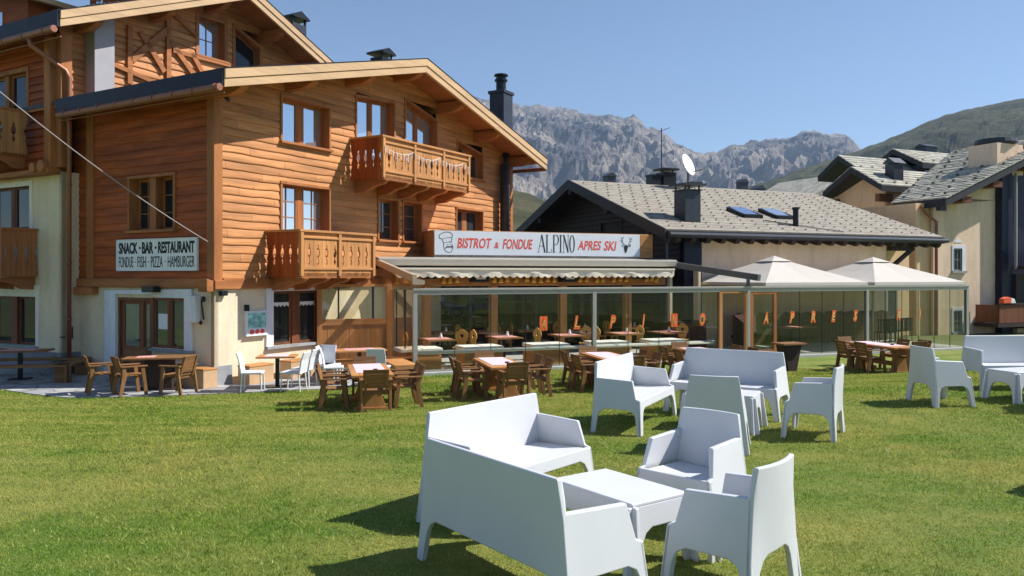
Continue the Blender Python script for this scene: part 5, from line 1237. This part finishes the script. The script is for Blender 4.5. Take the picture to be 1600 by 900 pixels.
put(table0, (2.5, 9.48), face(.45, .89), 'white low table of the middle group mostly hidden by an armchair')
put(chair0, (3.40, 9.02), face(-.86, .5), 'white armchair seen from the side at the right of the middle group')
put(chair0, (5.93, 11.1), face(.995, .1), 'white armchair seen from behind at the left of the right-hand group')
put(sofa0, (7.85, 12.45), face(0.05, -1), 'white box sofa of the right-hand group cut by the frame')
put(table0, (7.27, 11.38), face(.28, -.96), 'white low table in front of the right-hand sofa')
put(chair0, (7.35, 10.62), face(.25, .97), 'white armchair at the right frame edge with only a leg in view')
put(chair0, (5.02, 6.8), face(-.5, .86), 'white armchair just outside the right edge casting its shadow on the grass')

# wooden picnic chairs
wc = thing('wooden_armchair', 'x', 'chair', (0, 0, 0), 0, 'slatted wooden armchairs around the outdoor tables')
def leg_poly(b, x, pts, t=.045): b.prism(pts, 0, x - t / 2, x + t / 2)
for sx in (-1, 1):
    x = sx * .27
    b = MB(); leg_poly(b, x, [(-.30, 0), (-.23, 0), (-.15, .63), (-.23, .63)]); b.build('leg', 'chairwood_z', wc, bevel=.004)
    b = MB(); leg_poly(b, x, [(.31, 0), (.24, 0), (.14, .45), (.17, .63), (.24, .63), (.235, .45)]); b.build('leg', 'chairwood_z', wc, bevel=.004)
    b = MB(); b.box((x - .045, -.29, .63), (x + .045, .27, .66)); b.build('armrest', 'chairwood_y', wc, bevel=.006)
b = MB()
for i in range(4): b.box((-.245, -.26 + i * .118, .43 + .0 * i), (.245, -.26 + i * .118 + .108, .455))
b.box((-.25, -.25, .36), (.25, -.22, .43)); b.box((-.25, .14, .36), (.25, .17, .43)); b.build('seat', 'chairwood_x', wc, bevel=.004)
b = MB()
for i in range(4):
    z = .50 + i * .092; y = .19 + (z - .45) * .28
    b.add([(-.245, y, z), (.245, y, z), (.245, y + .025, z - .004), (-.245, y + .025, z - .004), (-.245, y + .024, z + .085), (.245, y + .024, z + .085), (.245, y + .049, z + .081), (-.245, y + .049, z + .081)], [(0, 3, 2, 1), (4, 5, 6, 7), (0, 1, 5, 4), (1, 2, 6, 5), (2, 3, 7, 6), (3, 0, 4, 7)])
for sx in (-1, 1): b.beam((sx * .2, .20, .40), (sx * .2, .345, .86), .05, .03, up=(0, 1, 0))
b.build('backrest', 'chairwood_x', wc, bevel=.004)
wc_used = [False]
def wchair(x, y, rz, label, z=None):
    z = lawn_z(x, y) - .01 if z is None else z; rz += random.uniform(-.09, .09)
    if not wc_used[0]:
        wc.location = (x, y, z); wc.rotation_euler = (0, 0, rz); wc['label'] = label; wc_used[0] = True
    else: dup(wc, (x, y, z), rz, label)
# picnic table with slab legs
pt = thing('picnic_table', 'x', 'table', (0, 0, 0), 0, 'honey wooden tables on the grass')
b = MB()
for i in range(5): b.box((-.41 + i * .165, -1.0, .70), (-.41 + i * .165 + .161, 1.0, .75))
b.build('table_top', 'honey_y', pt, bevel=.006)
for y in (-.7, .7):
    b = MB(); b.prism([(-.28, .08), (.28, .08), (.2, .3), (.2, .5), (.3, .66), (-.3, .66), (-.2, .5), (-.2, .3)], 1, y - .03, y + .03); b.box((-.36, y - .05, 0), (.36, y + .05, .08)); b.box((-.36, y - .045, .64), (.36, y + .045, .698)); b.build('leg', 'honey_z', pt, bevel=.006)
b = MB(); b.box((-.04, -.67, .2), (.04, .67, .32)); b.build('stretcher', 'honey_y', pt, bevel=.004)
cl = MB(); cl.box((-.30, -.62, .751), (.30, .98, .757)); cl.box((-.30, .98, .56), (.30, .986, .757)); cl0 = cl.build('tablecloth', gingham); tag(cl0, 'x', 'tablecloth', 'pink gingham cloths on the wooden tables')
at_ = MB(); at_.lathe([(.03, 0), (.045, .002), (.05, .03), (.042, .03), (.038, .008), (.01, .008)], (0, 0, 0), 14); as0 = at_.build('ashtray', black); tag(as0, 'x', 'ashtray', 'small dark ashtrays on the outdoor tables')
nm = [(-2.95, 16.55, 'the wooden table nearest the timber screen', 1), (-.28, 17.9, 'the second wooden table from the left', 1), (2.35, 19.2, 'the wooden table behind the white sofas', 1), (5.0, 20.5, 'the fourth wooden table hidden behind a white sofa', 1), (10.35, 22.4, 'the rightmost wooden table on the grass', 1)]
pos = ['first', 'second', 'third', 'fourth', 'rightmost']
for i, (x, y, d_, full) in enumerate(nm):
    rz = face(.24, -.97) ; z = lawn_z(x, y) - .005; c_, s_ = math.cos(rz), math.sin(rz)
    slope_z = lambda X, Y: lawn_z(X, Y)
    if i == 0: pt.location = (x, y, z); pt.rotation_euler = (0, 0, rz); pt['label'] = 'wooden slab leg table, ' + d_.replace('the wooden table ', '')
    else: dup(pt, (x, y, z), rz, ['', 'second wooden slab leg table on the grass from the left', 'wooden slab leg table directly behind the white sofas', 'wooden slab leg table hidden behind the middle white sofa', 'rightmost wooden slab leg table on the grass'][i])
    o = cl0 if i == 0 else dup(cl0); o.location = (x, y, z); o.rotation_euler = (0, 0, rz); o['label'] = 'pink gingham cloth lying on the ' + pos[i] + ' wooden table from the left' if i < 4 else 'pink gingham cloth on the rightmost wooden table'
    o = as0 if i == 0 else dup(as0); o.location = (x + c_ * .1 + s_ * .3, y + s_ * .1 - c_ * .3, z + .758); o['label'] = 'small dark ashtray on the gingham cloth of the ' + pos[i] + ' wooden table' + (' from the left' if i < 4 else '')
    def P_(lx, ly): return (x + c_ * lx - s_ * ly, y + s_ * lx + c_ * ly)
    for lx, ly, fr_, wh in ((-.72, -.45, (1, 0), 'front left'), (-.72, .38, (1, 0), 'rear left'), (.72, -.45, (-1, 0), 'front right'), (.72, .38, (-1, 0), 'rear right'), (0.05, -1.08, (0, 1), 'near end'), (0, 1.28, (0, -1), 'far end')):
        q = P_(lx, ly); fx, fy = c_ * fr_[0] - s_ * fr_[1], s_ * fr_[0] + c_ * fr_[1]
        wchair(q[0], q[1], face(fx, fy), 'wooden armchair at the %s of %s' % (wh, d_))
# terrace table and chairs by the door
tt = thing('terrace_table', 'weathered wooden table with dark pedestal by the chalet door', 'table', (-8.25, 18.75, .035), R(12))
b = MB(); b.box((-.75, -.4, .72), (.75, .4, .76)); b.build('table_top', 'chairwood_x', tt, bevel=.005)
b = MB(); b.box((-.45, -.28, 0), (.45, .28, .04)); b.box((-.3, -.2, .04), (.3, .2, .7)); b.build('pedestal', 'darkwood_z', tt, bevel=.01)
o = MB().box((-.5, -.22, .761), (-.1, .2, .766)).build('placemat', gingham_r); o.location = tt.location; o.rotation_euler = tt.rotation_euler; tag(o, 'dark red checked mat on the table by the chalet door', 'placemat')
wchair(-9.3, 18.1, face(.85, .5), 'wooden armchair at the left end of the table by the chalet door', .035)
wchair(-8.55, 17.9, face(.75, .66), 'wooden armchair in front of the table by the chalet door, back to the camera', .035)
wchair(-7.5, 18.0, face(-.95, .3), 'wooden armchair at the right of the table by the chalet door', .035)
wchair(-9.3, 19.7, face(.3, -.95), 'wooden armchair behind the table by the chalet door near the white surround', .035)
# white rattan chairs
rc = thing('rattan_chair', 'x', 'chair', (0, 0, 0), 0, 'white woven chairs on the stone terrace')
for sx in (-1, 1):
    for y0, y1 in ((-.22, -.2), (.22, .2)):
        b = MB(); b.tube([(sx * .2, y1, .42), (sx * .215, y0 * 1.05, 0)], [.02, .015], 6); b.build('leg', whitem, rc)
b = MB(); b.box((-.24, -.24, .40), (.24, .24, .45)); b.build('seat', rattan, rc, bevel=.015)
b = MB(); b.add([(-.24, .20, .42), (.24, .20, .42), (.24, .235, .42), (-.24, .235, .42), (-.235, .25, .72), (.235, .25, .72), (.235, .285, .72), (-.235, .285, .72), (-.225, .31, .90), (.225, .31, .90), (.225, .34, .89), (-.225, .34, .89)],
              [(0, 1, 5, 4), (4, 5, 9, 8), (3, 7, 6, 2), (7, 11, 10, 6), (0, 4, 7, 3), (4, 8, 11, 7), (1, 2, 6, 5), (5, 6, 10, 9), (8, 9, 10, 11), (0, 3, 2, 1)]); b.build('backrest', rattan, rc, bevel=.01)
for i, (x, y, fx, fy, lb) in enumerate([(-5.98, 18.45, 1, .15, 'white woven chair at the left of the small table, facing right'), (-5.05, 18.5, -1, .1, 'white woven chair nearest the camera at the right of the small table'), (-5.0, 19.25, -1, .2, 'white woven chair behind the right one of the small table'), (-4.75, 20.0, -.3, -1, 'white woven chair in the corner by the timber screen'),
    (-4.55, 20.0, 1, .05, 'white woven chair at the left end of the bench table by the screen'), (-4.35, 19.5, 1, .2, 'white woven chair just right of the leftmost one at the bench table'), (-3.25, 19.55, .1, 1, 'pale woven chair with its back to the camera at the bench table by the screen')]):
    if i == 0: rc.location = (x, y, .035); rc.rotation_euler = (0, 0, face(fx, fy)); rc['label'] = lb
    else: dup(rc, (x, y, .035), face(fx, fy), lb)
def ped_table(x, y, rz, w_, d_, label, z=.035, top='honey_x', cloth=None, clabel=None, nm='cafe_table'):
    t = thing(nm, label, 'table', (x, y, z), rz)
    b = MB(); b.box((-w_ / 2, -d_ / 2, .71), (w_ / 2, d_ / 2, .75)); b.build('table_top', top, t, bevel=.005)
    b = MB(); b.box((-.045, -.045, .02), (.045, .045, .71)); b.box((-.22, -.22, 0), (.22, .22, .025)); b.build('pedestal', black, t)
    if cloth:
        o = MB().box((-w_ * .3, -d_ * .4, .751), (w_ * .3, d_ * .4, .756)).build('placemat', cloth); o.location = t.location; o.rotation_euler = t.rotation_euler; tag(o, clabel, 'placemat')
    return t
ped_table(-5.6, 19.1, R(8), .9, .7, 'small cafe table between the white woven chairs', cloth=gingham, clabel='pink checked mat on the small cafe table')
ped_table(-3.95, 20.7, AV, 1.3, .75, 'table with red mats against the timber screen', cloth=gingham_r, clabel='red checked mat on the table against the timber screen')
# benches
def bench(x, y, rz, L_, label, m='honey_x', z=.035, dp=.42, h=.45):
    t = thing('bench', label, 'bench', (x, y, z), rz)
    b = MB(); b.box((-L_ / 2, -dp / 2, h - .05), (L_ / 2, dp / 2, h)); b.build('seat', m, t, bevel=.006)
    for s_ in (-1, 1):
        b = MB(); b.box((s_ * L_ / 2 - (.06 if s_ > 0 else -.0), -dp / 2 + .02, 0), (s_ * L_ / 2 + (.0 if s_ > 0 else .06), dp / 2 - .02, h - .05)); b.build('leg', m, t, bevel=.004)
    return t
bench(-3.9, 21.35, AV, 2.6, 'long wooden bench along the foot of the timber screen')
bench(-2.9, 20.5, AV + R(90), 1.6, 'wooden bench end beside the veranda corner post', dp=.6)
bench(-12.0, 19.7, R(12), 2.0, 'dark wooden bench in front of the far left table', 'chairwood_x')
bench(-11.3, 20.6, R(102), 1.6, 'dark wooden bench end right of the far left table', 'chairwood_x')
bench(-12.6, 21.4, R(12), 2.4, 'dark wooden bench under the far left window', 'chairwood_x')
ped_table(-12.6, 20.5, R(12), 1.4, .7, 'far left table with a red mat under the cream wall', top='chairwood_x', cloth=gingham_r, clabel='red checked mat on the far left table')
def crate(x, y, rz, w_, d_, h, label):
    t = thing('box_bench', label, 'bench', (x, y, .035), rz)
    b = MB(); b.box((-w_ / 2, -d_ / 2, h - .04), (w_ / 2, d_ / 2, h)); b.build('lid', 'honey_x', t, bevel=.005)
    b = MB(); b.box((-w_ / 2 + .01, -d_ / 2 + .01, 0), (w_ / 2 - .01, d_ / 2 - .01, h - .04)); b.build('box_body', mat('beech_panel', (.55, .36, .20), .6, .1, 4, .05), t, bevel=.004)
crate(-7.55, 19.15, ANG + R(90), 1.0, .42, .46, 'beige box bench against the shaded wall left of the corner')
crate(-6.35, 19.85, ANG, .8, .42, .46, 'honey box bench on the sunny wall right of the corner')
crate(-5.55, 21.15, ANG, 1.2, .42, .46, 'honey box bench under the lace curtained window')
# veranda interior
cc = thing('carved_chair', 'x', 'chair', (0, 0, 0), 0, 'carved pine chairs with a round hole inside the veranda')
for sx in (-1, 1):
    for sy in (-1, 1):
        b = MB(); b.tube([(sx * .14, sy * .14, .43), (sx * .19, sy * .19, 0)], [.022, .016], 6); b.build('leg', 'carved_z', cc)
b = MB(); b.box((-.21, -.2, .43), (.21, .2, .47)); b.build('seat', 'carved_x', cc, bevel=.01)
b = MB(); outl = [(.09, 0), (.11, .06), (.17, .10), (.14, .16), (.20, .24), (.215, .33), (.18, .41), (.11, .46), (.07, .50), (0, .52)]
pol = outl + [(-x, z) for x, z in outl[-2::-1]]
hole = [(.055 * math.cos(a * math.pi / 6), .31 + .06 * math.sin(a * math.pi / 6)) for a in range(12)]
# back built as a ring of quads around the round hole
ringp = []
for a in range(24):
    an_ = a * math.pi / 12; d = Vector((math.cos(an_), math.sin(an_))); best = .2
    o_ = Vector((0, .31))
    for (p, q) in zip(pol, pol[1:] + pol[:1]):
        p_, q_ = Vector(p), Vector(q); e = q_ - p_; den = d.x * e.y - d.y * e.x
        if abs(den) < 1e-6: continue
        t_ = ((p_.x - o_.x) * e.y - (p_.y - o_.y) * e.x) / den; s_ = ((p_.x - o_.x) * d.y - (p_.y - o_.y) * d.x) / den
        if t_ > 0 and 0 <= s_ <= 1: best = t_
    ringp.append((o_ + d * best, o_ + d * .055))
vs = [];
for (p, q) in ringp: vs += [(p.x, .19, .47 + p.y), (q.x, .19, .47 + q.y), (p.x, .215, .47 + p.y), (q.x, .215, .47 + q.y)]
fs = []
for k in range(24):
    a, c = k * 4, ((k + 1) % 24) * 4; fs += [(a, c, c + 1, a + 1), (a + 2, a + 3, c + 3, c + 2), (a, a + 2, c + 2, c), (a + 1, c + 1, c + 3, a + 3)]
b.add(vs, fs); b.build('backrest', 'carved_z', cc)
ccn = [0]
def cchair(lx, ly, rz, label):
    p = vw(lx, ly, .09)
    if ccn[0] == 0: cc.location = p; cc.rotation_euler = (0, 0, AV + rz); cc['label'] = label
    else: dup(cc, p, AV + rz, label)
    ccn[0] += 1
it = thing('dining_table', 'x', 'table', (0, 0, 0), 0, 'dining tables inside the veranda')
b = MB(); b.box((-.42, -.55, .71), (.42, .55, .75)); b.build('table_top', 'chairwood_y', it, bevel=.004)
b = MB(); b.box((-.04, -.04, .02), (.04, .04, .71)); b.box((-.2, -.2, 0), (.2, .2, .02)); b.build('pedestal', black, it)
mt0 = MB().box((-.36, -.3, .751), (.36, .3, .755)).build('placemat', gingham_r); tag(mt0, 'x', 'placemat', 'red checked mats on the veranda tables')
pb = MB(); pb.lathe([(.03, 0), (.045, .01), (.05, .07), (.03, .09), (.028, .14), (.034, .15), (.02, .152)], (0, 0, 0), 12); pot0 = pb.build('condiment_pot', whitem, smooth=True); tag(pot0, 'x', 'pot', 'white condiment pots on the veranda tables')
ordn = ['first', 'second', 'third', 'fourth', 'fifth']
k = 0
for row, (yy, xs, nmr) in enumerate(((1.75, (1.15, 3.25, 5.35, 7.4, 9.0), 'front'), (4.3, (2.1, 3.6, 5.0, 7.2, 9.2), 'rear'))):
    for i, xx in enumerate(xs):
        p = vw(xx, yy, .09); lb = '%s dining table from the left in the %s row inside the veranda' % (ordn[i], nmr)
        if k == 0: it.location = p; it.rotation_euler = (0, 0, AV); it['label'] = lb; o = mt0
        else: dup(it, p, AV, lb); o = dup(mt0)
        q_ = dup(pot0) if k else pot0; q_.location = p + Vector((.1, .05, .756)); q_['label'] = 'small white pot on the %s table of the %s veranda row' % (ordn[i], nmr)
        o.location = p; o.rotation_euler = (0, 0, AV); o['label'] = 'red checked mat on the %s table of the %s veranda row' % (ordn[i], nmr); k += 1
        cchair(xx - .75, yy + .15, R(90) + .2, 'carved pine chair left of the %s table in the %s veranda row' % (ordn[i], nmr))
        if (i + (row == 'rear' or row)) % 2 == 0: cchair(xx + .78, yy + .2, R(-90) - .15 if i % 2 else R(-30), 'carved pine chair right of the %s table in the %s veranda row' % (ordn[i], nmr))
for i, (xx, yy, ll, rz) in enumerate(((.35, .95, 1.1, 90), (2.15, .85, .85, 90), (4.25, .85, .85, 90), (6.3, .85, .85, 90), (8.3, .85, .85, 90))):
    t = thing('cushioned_bench', '%s cream cushioned bench from the left behind the veranda glass' % ordn[i], 'bench', vw(xx, yy, .09), AV, 'cream cushioned benches inside the veranda')
    b = MB(); b.box((-.58, -.36, 0), (.58, .42, .48)); b.build('bench_body', 'honey_x', t, bevel=.004)
    b = MB(); b.box((-.60, -.40, .48), (-.01, .46, .59)); b.box((.01, -.40, .48), (.60, .46, .59)); b.build('cushion', cushion, t, bevel=.025)
ped = vw(14.6, 2.2, .09); ped_table(ped.x, ped.y, AV, 1.8, .7, 'long table with a red cloth inside the right part of the veranda', .09, 'chairwood_x', gingham_r, 'red checked cloth on the long table in the right part of the veranda')
hc = thing('hanging_cloth', 'red and white checked cloth hung behind the open glass door leaf', 'cloth', vw(11.5, .9, 1.05), AV)
b = MB(); b.prism([(-.45, .35), (.45, .35), (.45, -.25), (.3, -.2), (-.1, .1)], 1, -.01, .01); b.build('cloth_sheet', gingham_r, hc)
sd_ = thing('sideboard', 'dark wooden sideboard deep inside the open veranda door', 'cabinet', vw(10.6, 3.0, .09), AV)
b = MB(); b.box((-.7, -.25, .05), (.7, .25, .95)); b.build('cabinet_body', mat('maroon_wood', (.09, .03, .02), .5, .2, 4, .1), sd_, bevel=.01)
b = MB(); b.box((-.74, -.28, .95), (.74, .28, 1.0)); b.build('top', 'darkwood_x', sd_)
# small standing table at the veranda corner
ts = thing('standing_table', 'small wooden table on a dark pillar in front of the open veranda door', 'table', (7.75, 22.4, 0), AV)
b = MB(); b.box((-.4, -.28, .76), (.4, .28, .81)); b.build('table_top', 'chairwood_x', ts, bevel=.006)
b = MB(); b.prism([(-.14, 0), (.14, 0), (.32, .76), (-.32, .76)], 1, -.16, .16); b.build('pillar', 'darkwood_z', ts, bevel=.01)
# stored black chairs and a covered motor scooter shape seen beyond the right glass
bc = thing('black_chair', 'black slatted chair stacked beyond the right end of the veranda glass', 'chair', (0, 0, 0), 0, 'dark slatted chairs beyond the veranda')
b = MB()
for i in range(5): b.box((-.22 + i * .095, .2, .45), (-.22 + i * .095 + .05, .225, .92))
b.box((-.24, .195, .88), (.24, .23, .94)); b.build('backrest', black, bc)
b = MB(); b.box((-.24, -.22, .42), (.24, .22, .45)); b.build('seat', black, bc)
for sx in (-1, 1):
    for sy in (-1, 1): b = MB(); b.tube([(sx * .21, sy * .2, 0), (sx * .21, sy * .2, .45)], .015, 6); b.build('leg', black, bc)
for i in range(5):
    p = vw(19.0 + i * .42, 2.3 + .12 * i, .09)
    if i == 0: bc.location = p; bc.rotation_euler = (0, 0, AV + R(150))
    else: dup(bc, p, AV + R(150 + 9 * i))
# glazed door of the house seen beyond the veranda
DR = thing('garden_door', 'glazed double door on the pale wall seen through the right veranda panes', 'door', (0, 0, 0), A4)
DR.location = (*w4(O4, A4, 12.55, 1.7)[:2], .05)
b = MB(); b.box((-1.4, 0, 0), (1.4, .12, 4.0)); b.build('wall_panel', plaster_y, DR)
b = MB(); b.box((-.65, -.06, 0), (.65, .0, .12)); b.box((-.65, -.06, 2.0), (.65, .0, 2.1)); b.box((-.65, -.06, .12), (-.57, .0, 2.0)); b.box((.57, -.06, .12), (.65, .0, 2.0)); b.box((-.05, -.06, .12), (.05, .0, 2.0)); b.build('frame', greymetal, DR)
b = MB(); b.box((-.57, -.03, .12), (-.05, -.02, 2.0)); b.box((.05, -.03, .12), (.57, -.02, 2.0)); b.build('pane', glass_mid, DR)
